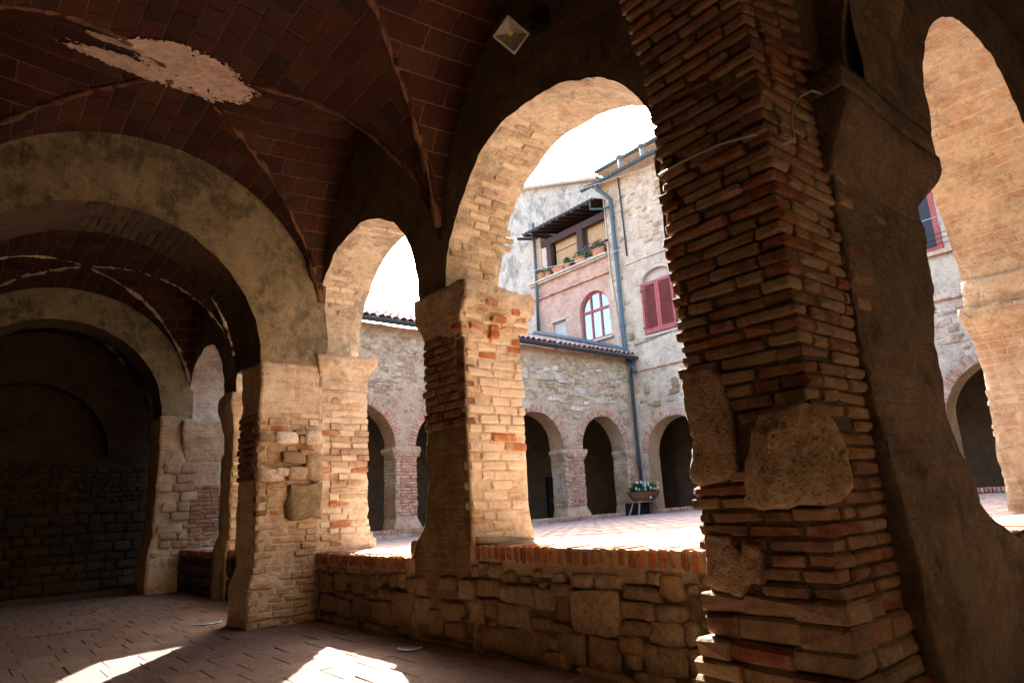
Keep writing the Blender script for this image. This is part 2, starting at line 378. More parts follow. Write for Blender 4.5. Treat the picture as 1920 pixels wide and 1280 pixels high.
while y < 16.4:
    L = .42 + R.uniform(-.008, .008); x = -1.2 + (row % 2) * .14 + R.uniform(-.03, .03)
    while x < 3.6:
        w = .285 + R.uniform(-.012, .012)
        tiles.append((x + w / 2, y + L / 2, w - .006, L - .005)); x += w
    y += L; row += 1
def depth(p): return -(cam.matrix_world.inverted() @ Vector(p)).z
vis = [t for t in tiles if in_view((t[0], t[1], 0), .15)]
vis.sort(key=lambda t: t[0] ** 2 + t[1] ** 2)
near = set(vis[:300])
b = MB()
for t in tiles:
    zc = fz(t[1]); dz = R.uniform(-.002, .002)
    if t in near:
        o = put('tile', 'tile', 'floor_tile', fl, (t[0], t[1], zc - .02 + dz), X, Y, Z, (t[2], t[3], .04)); continue
    x0, x1, y0, y1 = t[0] - t[2] / 2, t[0] + t[2] / 2, t[1] - t[3] / 2, t[1] + t[3] / 2; zt = zc + dz
    b.add([(x0, y0, zt - .03), (x1, y0, zt - .03), (x1, y1, zt - .03), (x0, y1, zt - .03), (x0, y0, zt), (x1, y0, zt), (x1, y1, zt), (x0, y1, zt)],
          [(4, 5, 6, 7), (0, 1, 5, 4), (1, 2, 6, 5), (2, 3, 7, 6), (3, 0, 4, 7)])
o = bake(b, 'far_tiles', 'floor_tile_stuff', fl); o['kind'] = 'stuff'

b = MB(); row = 0; y = -2.85
while y < 1.1:
    x = 3.45 + (row % 2) * .2
    while x < 17:
        b.add([(x, y, 0), (x + .40, y, 0), (x + .40, y + .20, 0), (x, y + .20, 0), (x, y, -.02), (x + .40, y, -.02), (x + .40, y + .20, -.02), (x, y + .20, -.02)], [(0, 1, 2, 3), (4, 5, 1, 0), (7, 3, 2, 6), (4, 0, 3, 7), (5, 6, 2, 1)]); x += .41
    y += .21; row += 1
o = bake(b, 'side_corridor_tiles', 'wing_tile', fl, fix=False); o['kind'] = 'stuff'

cf = thing('courtyard_floor', None, None, (10, 8, .5)); cf['kind'] = 'structure'
b = MB(); xs = [3.9 + k * .7 for k in range(21)]; ys = [1.6 + k * .68 for k in range(21)]
for i in range(20):
    for j in range(20):
        q = [(xs[i], ys[j]), (xs[i + 1], ys[j]), (xs[i + 1], ys[j + 1]), (xs[i], ys[j + 1])]
        b.add([(a, c, cz(a, c) - .012) for a, c in q], [(0, 1, 2, 3)])
bake(b, 'mortar_bed', 'court_mortar', cf)
b = MB(); row = 0; y = 1.95
while y < 14.75:
    h = .15; x = 4.0 + (row % 2) * .16
    while x < 17.55:
        L = .31; dz = R.uniform(-.003, .003)
        x0, x1, y0, y1 = x, x + L - .012, y, y + h - .012
        q = [(x0, y0), (x1, y0), (x1, y1), (x0, y1)]
        b.add([(a, c, cz(a, c) + dz - .02) for a, c in q] + [(a, c, cz(a, c) + dz) for a, c in q],
              [(4, 5, 6, 7), (0, 1, 5, 4), (1, 2, 6, 5), (2, 3, 7, 6), (3, 0, 4, 7)])
        x += L
    y += h; row += 1
o = bake(b, 'paving', 'court_tile', cf, fix=False); o['kind'] = 'stuff'

# ------------------------------------------------------------------ walls with arched openings
def wall(name, org, du, dn, T, u0, u1, z0, z1, zb, zs, ops, mat, parent=None, res=.07, amp=1.0, reveal_mat=None, parts=None, back=True):
    """wall face through org, along du; dn points out of the visible face, T thick the other way.
    ops: (uc, half, rise). Openings from zb up to zs, then a curve of that rise."""
    org = Vector(org); du = Vector(du); dn = Vector(dn)
    def P(u, z, t): return disp(org + du * u + Z * z - dn * t, amp)
    cols = []   # (u, topz, inside_flag_right)
    ops = sorted(ops)
    def top(op, u):
        uc, hf, rise = op; s = max(0.0, 1 - ((u - uc) / hf) ** 2)
        return zs + rise * math.sqrt(s)
    cur = u0; spans = []
    for op in ops:
        a, c = op[0] - op[1], op[0] + op[1]
        if a > cur + 1e-4: spans.append((cur, a, None))
        spans.append((a, c, op)); cur = c
    if cur < u1 - 1e-4: spans.append((cur, u1, None))
    nlo = max(1, round((zb - z0) / res)) if zb > z0 + .01 else 0
    nmid = max(1, round((zs - zb) / res)) if zs > zb + .01 else 0
    nup = max(1, round((z1 - zs) / (res * 1.4)))
    mb = MB(); rv = MB()
    for a, c, op in spans:
        if op is None:
            n = max(1, round((c - a) / res)); us = [a + (c - a) * k / n for k in range(n + 1)]
        else:
            n = max(8, round(PI * op[1] / res / 1.2)); us = [op[0] - op[1] * math.cos(PI * k / n) for k in range(n + 1)]
        def column(u):
            t = top(op, u) if op else zs
            lo = [z0 + (zb - z0) * k / nlo for k in range(nlo + 1)] if nlo else []
            mid = [zb + (zs - zb) * k / nmid for k in range(nmid + 1)] if nmid else []
            up = [t + (z1 - t) * k / nup for k in range(nup + 1)]
            return lo, mid, up
        cs = [column(u) for u in us]
        for t in ((0.0, T) if back else (0.0,)):
            for i in range(n):
                for seg in range(3):
                    A, B = cs[i][seg], cs[i + 1][seg]
                    if not A or (seg == 1 and op): continue
                    for k in range(len(A) - 1):
                        mb.add([P(us[i], A[k], t), P(us[i + 1], B[k], t), P(us[i + 1], B[k + 1], t), P(us[i], A[k + 1], t)], [(0, 1, 2, 3) if t == 0 else (3, 2, 1, 0)])
        if op:
            path = [(us[0], zb + (zs - zb) * k / max(1, nmid)) for k in range(nmid)] + [(u, top(op, u)) for u in us] + \
                   [(us[-1], zs - (zs - zb) * k / max(1, nmid)) for k in range(1, nmid + 1)]
            if nlo: path = path + [(us[-1] + (us[0] - us[-1]) * k / n, zb) for k in range(1, n + 1)]
            nt = max(1, round(T / res))
            for i in range(len(path) - 1):
                for k in range(nt):
                    t0, t1 = T * k / nt, T * (k + 1) / nt
                    rv.add([P(*path[i], t0), P(*path[i], t1), P(*path[i + 1], t1), P(*path[i + 1], t0)], [(0, 1, 2, 3)])
    def weld(o):
        bm = bmesh.new(); bm.from_mesh(o.data); bmesh.ops.remove_doubles(bm, verts=bm.verts, dist=.0015); bm.to_mesh(o.data); bm.free()
        o.data.polygons.foreach_set('use_smooth', [True] * len(o.data.polygons))
    if reveal_mat or not rv.v:
        o = bake(mb, name, mat, parent, fix=False); weld(o)
        if rv.v: weld(bake(rv, 'arch_soffit', reveal_mat, parent or o, fix=False))
    else:
        mb.add(rv.v, rv.f); o = bake(mb, name, mat, parent, fix=False); weld(o)
    return o

D = 3.35; TH = 0.64
# arcade between corridor and court (above the piers)
aw = thing('arcade_wall', 'rough plastered wall of tall round arches between the dark corridor and the courtyard', 'wall', (3.67, 8, 2.95))
wall('arch_wall', (D, 0, 0), (0, 1, 0), (-1, 0, 0), TH, 1.9, 14.3, 2.95, 5.95, 2.95, 3.08,
     [(3.61, 1.30, 1.29), (6.68, 1.285, 1.285), (9.75, 1.2, 1.2), (12.75, 1.15, 1.15)], 'spandrel', aw, .045, 1.5, 'plaster_arch')
aw2 = thing('arcade_wall', 'dark wall over the arch at the right edge, its underside glowing ochre', 'wall', (8, 1.6, 2.95))
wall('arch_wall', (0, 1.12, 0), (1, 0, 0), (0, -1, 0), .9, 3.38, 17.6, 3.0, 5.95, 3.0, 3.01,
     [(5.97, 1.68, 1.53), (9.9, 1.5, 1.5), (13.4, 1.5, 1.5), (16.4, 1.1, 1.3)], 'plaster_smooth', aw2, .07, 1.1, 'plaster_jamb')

def smooth01(t): t = max(0, min(1, t)); return t * t * (3 - 2 * t)
# piers: displaced cores with bricks of their own
def core(name, mat, parent, x0, x1, y0, y1, z0, z1, fl=None, res=.05, amp=1.3, smooth=True):
    """fl(z) -> (dx0, dx1, dy0, dy1) outward flare"""
    mb = MB(); nx = max(2, round((x1 - x0) / res)); ny = max(2, round((y1 - y0) / res)); nzz = max(2, round((z1 - z0) / res))
    rings = []
    for k in range(nzz + 1):
        z = z0 + (z1 - z0) * k / nzz
        f = fl(z) if fl else (0, 0, 0, 0)
        a, bb, c, d = x0 - f[0], x1 + f[1], y0 - f[2], y1 + f[3]
        ring = [(a + (bb - a) * i / nx, c) for i in range(nx)] + [(bb, c + (d - c) * i / ny) for i in range(ny)] + \
               [(bb - (bb - a) * i / nx, d) for i in range(nx)] + [(a, d - (d - c) * i / ny) for i in range(ny)]
        rings.append([disp((p[0], p[1], z), amp) for p in ring])
    n = len(rings[0]); vs = [p for r_ in rings for p in r_]; fs = []
    for k in range(nzz):
        for i in range(n):
            fs.append((k * n + i, k * n + (i + 1) % n, (k + 1) * n + (i + 1) % n, (k + 1) * n + i))
    fs.append(tuple(range(n - 1, -1, -1))); fs.append(tuple(nzz * n + i for i in range(n)))
    mb.add(vs, fs); return bake(mb, name, mat, parent, smooth, fix=False)

def courses(parent, face, a0, a1, pos, z0, z1, ch, L, mat, proud, fl=None, skip=None, jag=.012, depth=.11, matf=None, kind='brick', limit=290, start=0):
    """bricks on one face. face '-x': runs along y at x=pos; '-y': runs along x at y=pos"""
    cnt = start; row = 0; z = z0
    while z + ch * .6 < z1:
        h = ch * R.uniform(.93, 1.07)
        f = fl(z + h / 2) if fl else (0, 0, 0, 0)
        lo, hi = (a0 - f[2], a1 + f[3]) if face == '-x' else (a0 - f[0], a1 + f[1])
        p0 = pos - (f[0] if face == '-x' else f[2])
        # alternate which face owns the corner
        own = (row % 2 == 0) == (face == '-x')
        lo2 = lo + (0.0 if own else .115)
        if face == '-y': lo2 = lo + (.0 if own else .115)
        u = lo2; first = True
        while u < hi - .03:
            l = L * R.uniform(.8, 1.12) if not (first and row % 4 > 1) else L * R.uniform(.45, .6)
            if R.random() < .12: l = L * .5
            l = min(l, hi - u)
            if hi - (u + l) < .06: l = hi - u
            uc = u + l / 2; zc = z + h / 2
            last = u + l >= hi - .001
            if not (skip and skip(uc, zc)) and cnt < limit:
                pr = R.uniform(*proud)
                if callable(matf): mt = matf(uc, zc) or mat
                else: mt = mat
                ll = l - .010 + (R.uniform(-jag, jag * 2) if last else 0); hh = h - .010
                uc2 = uc + (R.uniform(0, jag) if last else 0)
                if R.random() < .08: pr -= .012
                if face == '-x': put('brick', kind, mt, parent, (p0 - pr + depth / 2, uc2, zc), Y, -X, Z, (ll, depth, hh), .02)
                else: put('brick', kind, mt, parent, (uc2, p0 - pr + depth / 2, zc), X, Y, Z, (ll, depth, hh), .02)
                cnt += 1
            u += l; first = False
        z += h; row += 1
    return cnt

def capital(parent, mat, x0, x1, y0, y1, z0, z1, e, amp=1.8):
    """moulded impost: e = (x0,x1,y0,y1) overhang"""
    H = z1 - z0
    prof = [(0, 0), (.12, .12), (.3, .35), (.5, .75), (.62, 1.0), (.8, 1.03), (1.0, .9)]
    zs_ = [z0 + H * p[0] for p in prof]
    def fl(z):
        t = (z - z0) / H
        for k in range(len(prof) - 1):
            if t <= prof[k + 1][0] + 1e-6:
                s = (t - prof[k][0]) / (prof[k + 1][0] - prof[k][0]); v = prof[k][1] + (prof[k + 1][1] - prof[k][1]) * s; break
        else: v = .9
        return tuple(v * q for q in e)
    return core('capital', mat, parent, x0, x1, y0, y1, z0, z1, fl, .03, amp)


# pier 1: the freestanding pier in the middle
p1 = thing('arcade_pier', 'freestanding middle pier, ochre brick on its sunny side and mossy brown on its shaded side', 'pier', (3.67, 4.97, 0))
def fl1(z):
    t = smooth01((1.12 - z) / .45); return (0.02 * t, .06 * t, .0, .22 * t)
core('core', 'mossy', p1, D + .012, D + TH - .01, 4.69, 5.30, .0, 2.62, fl1, .045, 1.6)
core('jamb_render', 'plaster_jamb', p1, D + .006, D + TH, 4.654, 4.685, .75, 2.62, lambda z: (0, fl1(z)[1], 0, 0), .035, .5)
def m1(u, z): return 'brick_orange' if R.random() < (.22 if z > 2.3 else .05) else None
c = courses(p1, '-y', D + .018, D + TH, 4.65, .80, 2.62, .0815, .26, 'brick_washed', (-.002, .009), fl1, lambda u, z: nz((u, 0, z), 2.6, 4) > .16 and z < 2.2, .014, matf=m1)
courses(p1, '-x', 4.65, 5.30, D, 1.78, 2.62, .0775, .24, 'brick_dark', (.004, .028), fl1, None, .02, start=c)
capital(p1, 'plaster_jamb', D, D + TH, 4.66, 5.30, 2.56, 3.08, (.03, .17, .06, .15), 2.4)
for k in range(16):
    zz = R.uniform(2.62, 3.0); put('brick', 'brick', R.choice(('brick_washed', 'brick_mixed')), p1, (R.uniform(3.4, 4.0), 4.64 - .055 * smooth01((zz - 2.6) / .3) + .045, zz), X, Y, Z, (R.uniform(.12, .24), .1, .06), .06)
for (x, z, l) in ((3.47, 2.66, .17), (3.70, 2.75, .15), (3.66, 2.66, .09), (3.66, 2.60, .11), (3.62, 2.90, .14), (3.9, 2.84, .1)):
    put('brick', 'brick', 'brick_orange', p1, (x, 4.645 - .03 * (z > 2.7) + .0, z), X, Y, Z, (l, .1, .06), .04)
put('brick', 'brick', 'brick_orange', p1, (3.36, 4.72, 2.66), Y, -X, Z, (.16, .1, .06), .04)
# flat ochre wash above the brick on the jamb
# pier 2 with pilaster carrying the cross arch
p2 = thing('arcade_pier', 'second pier with a deep pilaster whose broken face shows river stones and loose bricks', 'pier', (3.4, 8.15, -.06))
def fl2(z):
    t = smooth01((.98 - z) / .35); return (0.0, .14 * t, .02 * t, .08 * t)
def fl2p(z):
    t = smooth01((.62 - z) / .3); return (.05 * t, 0, .03 * t, .04 * t)
core('core', 'plaster_jamb', p2, D - .2, D + TH, 7.71, 8.45, -.1, 2.62, fl2, .05, 1.5)
core('pilaster_core', 'plaster_jamb', p2, 2.62, D + .05, 7.705, 8.32, -.1, 2.88, fl2p, .05, 1.5)
rub = [(2.931, 1.983, .256, .131), (3.256, 1.985, .2, .155), (3.026, 1.751, .266, .125), (2.758, 1.551, .282, .14), (3.069, 1.567, .225, .154), (3.171, 1.25, .39, .388), (3.27, 1.65, .2, .3), (2.699, 1.972, .173, .091), (2.892, 1.583, .163, .098), (3.177, 1.809, .19, .071), (3.082, 2.047, .124, .061), (3.103, 1.961, .071, .081)]
def sk2(u, z):
    for (a, c2, w, h) in rub:
        if abs(u - a) < w * .55 and abs(z - c2) < h * .5 + .02: return True
    return False
def m2(u, z):
    q = R.random()
    if z > 2.15: return 'brick_washed' if q < .7 else None
    return 'brick_dark' if q < .15 and z > 1 else ('brick_orange' if q < .30 and z > 1.1 else None)
c = courses(p2, '-y', 2.61, 3.33, 7.7, -.06, 2.30, .0775, .25, 'brick_mixed', (-.004, .018), fl2p, sk2, .005, matf=m2)
for k, (x, z, w, h) in enumerate(rub):
    mt = 'stone_olive' if k in (2, 5) else ('stone_pale' if k in (0, 1, 3, 8) else 'stone_parapet')
    put('stone', 'stone', mt, p2, (x, 7.685, z), X, Y, Z, (w * 1.02, .12, h * 1.02), .05)
c = courses(p2, '-x', 7.70, 8.32, 2.61, 1.5, 2.3, .0775, .25, 'brick_dark', (0, .025), fl2p, None, .02, start=c)
def m2b(u, z): return 'brick_washed' if R.random() < (.75 if z > 1.9 or z < 1.2 else .35) else ('brick_orange' if R.random() < .15 else None)
courses(p2, '-y', D + .02, D + TH, 7.70, .70, 2.50, .078, .25, 'brick_mixed', (-.006, .007), fl2, None, .012, start=c, matf=m2b, limit=420)
capital(p2, 'plaster_jamb', D + .0, D + TH, 7.70, 8.45, 2.74, 3.04, (.05, .12, .05, .06))
core('pier_head', 'plaster_jamb', p2, D, D + TH, 7.705, 8.45, 2.6, 2.8, None, .05, 1.0)

# pier 0: the great corner pier in the foreground
p0 = thing('corner_pier', 'huge dark brick corner pier in the right foreground with big round stones set in it', 'pier', (3.1, 1.8, 0))
def fl0(z):
    t = smooth01((.60 - z) / .5); return (.05 * t, 0, .05 * t, .07 * t)
def fl0w(z):
    t = smooth01((1.55 - z) / .8); return (0, .10 * t + .75 * smooth01((1.05 - z) / .55) + .20 * smooth01((z - 1.75) / .8), .02 + .05 * t, 0)
core('pilaster_core', 'mortar_dark', p0, 2.625, 3.34, 1.297, 1.86, -.02, 2.9, fl0, .04, .35)
core('wall_core', 'plaster_smooth', p0, 3.14, D + TH + .10, 1.275, 2.20, -.02, 2.80, fl0w, .035, 1.5)
def sk0x(u, z): return (1.66 < u and 1.18 < z < 1.64) or (u > 1.66 and .70 < z < .88) or (u < 1.42 and 1.08 < z < 1.38) or (z < .60 and False)
def sk0y(u, z): return u < 2.86 and 1.08 < z < 1.38
c = 0
def zc0(z): return .056
def m0(u, z): return 'brick_tan' if R.random() < .3 else None
c = courses(p0, '-x', 1.28, 1.87, 2.61, .62, 2.92, .060, .27, 'brick_dark', (-.002, .018), fl0, sk0x, .02, .12, limit=160, matf=m0)
c = courses(p0, '-y', 2.61, 3.21, 1.28, .62, 2.92, .060, .27, 'brick_dark', (-.002, .007), fl0, sk0y, .005, .12, start=0, limit=150, matf=m0)
courses(p0, '-y', 3.16, 4.09, 1.262, .9, 2.6, .066, .26, 'brick_tan', (-.020, -.002), lambda z: (0, 0, fl0w(z)[2], 0), lambda u, z: nz((u, 0, z), 2.2, 8) < .24, .0, .1, start=0, limit=120, matf=lambda u, z: 'brick_dark' if R.random() < .4 else None)
# eroded ledges of larger blocks at the foot
def boulder(name, parent, outline, c, u, w, thick, mat, seed=1):
    """irregular stone from an outline in its own plane, rounded towards the rim"""
    v = Vector(u).cross(Vector(w)); n = len(outline); mb = MB(); rings = []
    cx = sum(p[0] for p in outline) / n; cy = sum(p[1] for p in outline) / n
    pts = []
    for i in range(n):
        for k in range(7):
            a, b_ = outline[i], outline[(i + 1) % n]; t = k / 7
            pts.append((a[0] + (b_[0] - a[0]) * t, a[1] + (b_[1] - a[1]) * t))
    # smooth the rim
    for _ in range(1): pts = [tuple((pts[i - 1][j] + 2 * pts[i][j] + pts[(i + 1) % len(pts)][j]) / 4 for j in (0, 1)) for i in range(len(pts))]
    for s, d in ((1.0, -1.0), (1.0, .0), (1.0, .55), (.975, .82), (.92, .96), (.84, 1.0), (.72, 1.03), (.6, 1.04), (.45, 1.05), (.3, 1.05), (.15, 1.05)):
        ring = []
        for p in pts:
            q = Vector(c) + Vector(u) * (cx + (p[0] - cx) * s) + Vector(w) * (cy + (p[1] - cy) * s) + v * (d * thick * .5)
            q += noise.noise_vector(q * 6 + Vector((seed, 0, 0))) * .020 + noise.noise_vector(q * 17) * .012 + noise.noise_vector(q * 45) * .005
            ring.append(q)
        rings.append(ring)
    m = len(pts); vs = [q for r_ in rings for q in r_]; fs = []
    for k in range(len(rings) - 1):
        for i in range(m): fs.append((k * m + i, k * m + (i + 1) % m, (k + 1) * m + (i + 1) % m, (k + 1) * m + i))
    vs.append(sum((q for q in rings[-1]), Vector()) / m)
    for i in range(m): fs.append(((len(rings) - 1) * m + i, (len(rings) - 1) * m + (i + 1) % m, len(vs) - 1))
    mb.add(vs, fs); return bake(mb, name, mat, parent, True)
uu = Vector((.766, -.643, 0)).normalized()
boulder('stone', p0, [(-.185, -.19), (.09, -.19), (.185, -.14), (.175, .0), (.15, .10), (.10, .17), (.01, .215), (-.08, .175), (-.135, .09), (-.18, -.04)],
        (2.525, 1.335, 1.225), uu, Z, .20, 'stone_large', 1)
boulder('stone', p0, [(-.125, -.26), (.10, -.25), (.105, .0), (.08, .2), (.03, .255), (-.11, .25), (-.12, 0)], (2.63, 1.745, 1.41), -Y, Z, .10, 'stone_large', 5)
boulder('stone', p0, [(-.11, -.10), (.06, -.12), (.10, -.08), (.07, .04), (.03, .11), (-.10, .12)], (2.63, 1.75, .80), -Y, Z, .10, 'stone_large', 9)
boulder('stone', p0, [(-.03, -.09), (.05, -.08), (.05, .09), (-.02, .09)], (2.62, 1.63, .80), -Y, Z, .10, 'stone_large', 12)
z = -.02; k = 0
while z < .60:
    h = R.uniform(.075, .10); u = 1.26
    out = fl0(z)
    while u < 1.9 + out[3]:
        l = R.uniform(.18, .34)
        l = min(l, 1.90 + out[3] + R.uniform(-.03, .03) - u)
        if l > .05: put('stone', 'brick', R.choice(('stone_parapet', 'brick_dark', 'brick_tan')), p0, (2.69 - out[0] + R.uniform(-.02, .02), u + l / 2, z + h / 2), Y, -X, Z, (l * 1.08, .2, h * .98), .03)
        u += max(l, .05) * .98
    u = 2.6 - out[0]
    while u < 3.15:
        l = R.uniform(.18, .34)
        put('stone', 'brick', R.choice(('stone_parapet', 'brick_dark', 'brick_dark')), p0, (u + l / 2, 1.37 - out[2] + R.uniform(-.02, .02), z + h / 2), X, Y, Z, (l, .2, h * .96), .05); u += l * .96
    z += h; k += 1
# capital block of the plain half, smooth travertine
def flc(z):
    t = smooth01((z - 2.58) / .33); return (0.0, .20 * t, .13 * t, 0)
core('capital', 'plaster_smooth', p0, 3.10, D + TH + .16, 1.25, 2.24, 2.58, 2.98, flc, .04, .5)
core('capital_block', 'plaster_smooth', p0, 3.08, D + TH + .27, 1.11, 2.24, 2.97, 3.10, None, .05, .5)

# far piers
def rnd_stones(u0, u1, z0, z1, hmin, hmax):
    out = []; z = z0
    while z < z1:
        h = R.uniform(hmin, hmax); u = u0 + R.uniform(-.1, .1)
        while u < u1:
            w = R.uniform(1.0, 2.4) * h; out.append((u + w / 2, z + h / 2 + R.uniform(-.015, .015), w - .02, h - .018)); u += w
        z += h
    return out
p3 = thing('arcade_pier', 'third pier beyond the cross arch, a narrow golden strip of brick', 'pier', (3.67, 11.1, -.1))
core('core', 'plaster_far', p3, D, D + TH, 10.99, 11.45, -.15, 2.95, lambda z: tuple(q * smooth01((1.0 - z) / .5) for q in (.05, .06, .0, .18)), .06, 1.5)
courses(p3, '-y', D, D + TH, 10.97, .55, 2.0, .078, .25, 'brick_mixed', (0, .014), None, None, .012)
capital(p3, 'plaster_far', D, D + TH, 10.98, 11.45, 2.4, 3.05, (.08, .14, .06, .16))
p4 = thing('arcade_pier', 'farthest pier by the dark end wall, pale upper plaster and red brick below', 'pier', (3.4, 14.2, -.15))
core('core', 'plaster_far', p4, D - .05, D + TH, 13.81, 15.4, -.2, 2.95, lambda z: tuple(q * smooth01((1.0 - z) / .5) for q in (.05, .08, .03, .1)), .06, 1.5)
core('pilaster_core', 'plaster_far', p4, 2.87, D, 13.80, 14.55, -.2, 3.04, lambda z: tuple(q * smooth01((.9 - z) / .5) for q in (.08, .0, .03, .1)), .06, 1.5)
courses(p4, '-y', D, D + TH, 13.79, .58, 1.75, .078, .25, 'brick_dark', (0, .016), None, None, .012)
capital(p4, 'plaster_far', D, D + TH, 13.81, 14.6, 2.2, 2.95, (.10, .22, .12, .1))
for (u, z, w, h) in rnd_stones(2.92, 3.3, .3, 2.1, .12, .2):
    if R.random() < .7: put('stone', 'stone', 'stone_parapet', p4, (u, 13.80, z), X, Y, Z, (w, .08, h), .04)
for (xa, lab) in ((7.6, 'bright ochre pier at the right edge of the view, lit by the courtyard'), (11.45, 'second pier of the right hand arcade, hidden behind the corner pier'), (14.9, 'last pier of the right hand arcade')):
    q = thing('arcade_pier', lab, 'pier', (xa + .3, 1.6, 0))
    core('core', 'plaster_jamb', q, xa, xa + .7, 1.15, 2.01, -.02, 3.02, lambda z: tuple(v * smooth01((1.1 - z) / .6) for v in (.02, .1, .05, .05)), .05, 1.8)
    if xa < 8:
        courses(q, '-x', 1.15, 2.01, xa, .8, 2.4, .075, .26, 'brick_washed', (-.012, .005), None, lambda u, z: nz((0, u, z), 1.8, 3) < .0, .012, limit=120)
    capital(q, 'plaster_jamb', xa, xa + .7, 1.15, 2.01, 2.42, 2.72, (.10, .11, .04, .05))

# ------------------------------------------------------------------ parapets
def parapet_x(label, y0, y1, ztop, stones, capz, pitch, wid, capproud, mats, xin=D):
    t = thing('parapet_wall', label, 'parapet', (xin + .3, (y0 + y1) / 2, 0))
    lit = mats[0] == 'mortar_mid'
    core('rubble_core', 'joint_dark' if lit else mats[0], t, xin + .028, xin + TH + .02, y0 - .2, y1 + .2, -.25, ztop - .006, None, .04, .9)
    if lit:
        core('plaster_band', 'mortar_mid', t, xin + .004, xin + .1, y0 - .15, y1 + .15, ztop - .20, ztop - .05, None, .03, .8)
        fill = 0
        for k in range(900):
            y = R.uniform(y0 - .1, y1); z = R.uniform(-.06, ztop - .17); w = R.uniform(.07, .15); h = w * R.uniform(.55, .9)
            if all(abs(y - q[0]) > (w + q[2]) * .47 or abs(z - q[1]) > (h + q[3]) * .47 for q in stones) and fill < 60:
                stones = stones + [(y, z, w, h)]; fill += 1
    for (y, z, w, h) in stones:
        put('stone', 'stone', mats[1], t, (xin + .052 + R.uniform(-.01, .01), y, z), Y, -X, Z, (w * 1.0, .15, h * 1.02), .05)
    b = MB(); b.box((xin - capproud + .003, y0 - .1, ztop - capz - .004), (xin + .28, y1 + .05, ztop - .006)); bake(b, 'joint_mortar', 'cap_mortar' if mats[0] == 'mortar_mid' else 'mortar_dark', t)
    y = y0
    while y < y1:
        w = wid * R.uniform(.92, 1.05)
        put('brick', 'brick', mats[2], t, (xin + .13 - capproud + R.uniform(-.004, .004), y + w / 2, ztop - capz / 2 + R.uniform(-.002, .003)), X, -Y, Z, (.28, w, capz), .01)
        y += pitch
    # top paving behind the brick edge
    x = xin + .278
    while x < xin + TH:
        yy = y0 + R.uniform(-.2, 0)
        while yy < y1:
            put('tile', 'tile', 'court_tile_part', t, (x + .075, yy + .14, ztop - .022), Y, -X, Z, (.272, .138, .04)); yy += .28
        x += .146
    return t

PAR = [(3.286, 0.385, 0.425, 0.255), (2.925, 0.42, 0.277, 0.11), (2.677, 0.425, 0.204, 0.087), (3.585, 0.381, 0.179, 0.167), (3.775, 0.429, 0.214, 0.135), (3.995, 0.434, 0.229, 0.147), (4.182, 0.441, 0.175, 0.112), (4.447, 0.462, 0.305, 0.141), (3.403, 0.575, 0.191, 0.086), (3.155, 0.577, 0.245, 0.089), (2.881, 0.52, 0.283, 0.084), (2.645, 0.569, 0.147, 0.125), (4.14, 0.284, 0.395, 0.18), (3.827, 0.258, 0.24, 0.082), (3.61, 0.25, 0.179, 0.065), (3.546, 0.141, 0.261, 0.2), (3.243, 0.134, 0.286, 0.201), (3.006, 0.211, 0.182, 0.103), (2.709, 0.312, 0.238, 0.136), (2.955, 0.315, 0.243, 0.084), (2.745, 0.157, 0.363, 0.171), (3.174, -0.025, 0.477, 0.1), (4.037, 0.1, 0.55, 0.197), (4.612, 0.28, 0.211, 0.184), (4.42, 0.312, 0.172, 0.147), (2.537, 0.324, 0.108, 0.12), (3.72, .03, .3, .12), (4.42, .09, .26, .17), (2.85, .02, .3, .1), (2.5, .18, .16, .16), (3.62, .50, .2, .09)]
PARP = [(4.945, 0.253, 0.329, 0.158), (4.919, 0.104, 0.26, 0.129), (5.176, 0.149, 0.226, 0.188), (4.724, 0.441, 0.219, 0.155), (4.999, 0.47, 0.27, 0.108), (5.415, 0.224, 0.26, 0.223)]
PARB = [(5.765, 0.211, 0.404, 0.3), (6.19, 0.132, 0.445, 0.223), (6.632, 0.133, 0.393, 0.224), (5.532, 0.422, 0.366, 0.153), (6.118, 0.309, 0.264, 0.102), (6.987, 0.111, 0.317, 0.177), (7.39, 0.138, 0.431, 0.185), (7.438, 0.345, 0.35, 0.188), (7.045, 0.376, 0.324, 0.158), (6.681, 0.383, 0.3, 0.174), (6.35, .42, .27, .13), (7.1, -.03, .3, .1), (6.3, -.03, .4, .1), (5.6, .02, .3, .1)]
pa = parapet_x('low parapet under the largest arch, red brick edge over big rough stones', 2.34, 4.62, .785, PAR, .118, .0815, .052, .008, ('mortar_mid', 'stone_parapet', 'brick_cap'))
pb = parapet_x('low parapet under the second arch, shaded stones below a worn brick edge', 5.62, 7.68, .665, PARB, .125, .071, .058, .022, ('mortar_mid', 'stone_parapet', 'brick_cap'))
for (y, z, w, h) in PARP: put('stone', 'stone', 'stone_parapet', p1, (D + .045, y, z), Y, -X, Z, (w * 1.0, .16, h * 1.02), .04)
core('plinth', 'mortar_mid', p1, D + .025, D + TH, 4.62, 5.62, -.1, .82, lambda z: tuple(q * smooth01((.5 - z) / .4) for q in (.03, 0, 0, 0)), .045, 1.6)
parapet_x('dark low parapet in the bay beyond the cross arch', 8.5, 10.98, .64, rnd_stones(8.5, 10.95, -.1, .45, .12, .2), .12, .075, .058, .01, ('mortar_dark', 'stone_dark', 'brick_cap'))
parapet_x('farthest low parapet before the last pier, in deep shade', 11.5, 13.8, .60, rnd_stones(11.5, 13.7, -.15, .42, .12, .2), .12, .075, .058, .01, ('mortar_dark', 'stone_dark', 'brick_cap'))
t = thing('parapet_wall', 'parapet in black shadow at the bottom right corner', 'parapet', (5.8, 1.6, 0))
core('rubble_core', 'wall_dark', t, 3.9, 17.4, 1.29, 1.28 + TH, -.05, .775, None, .09, 1.4)
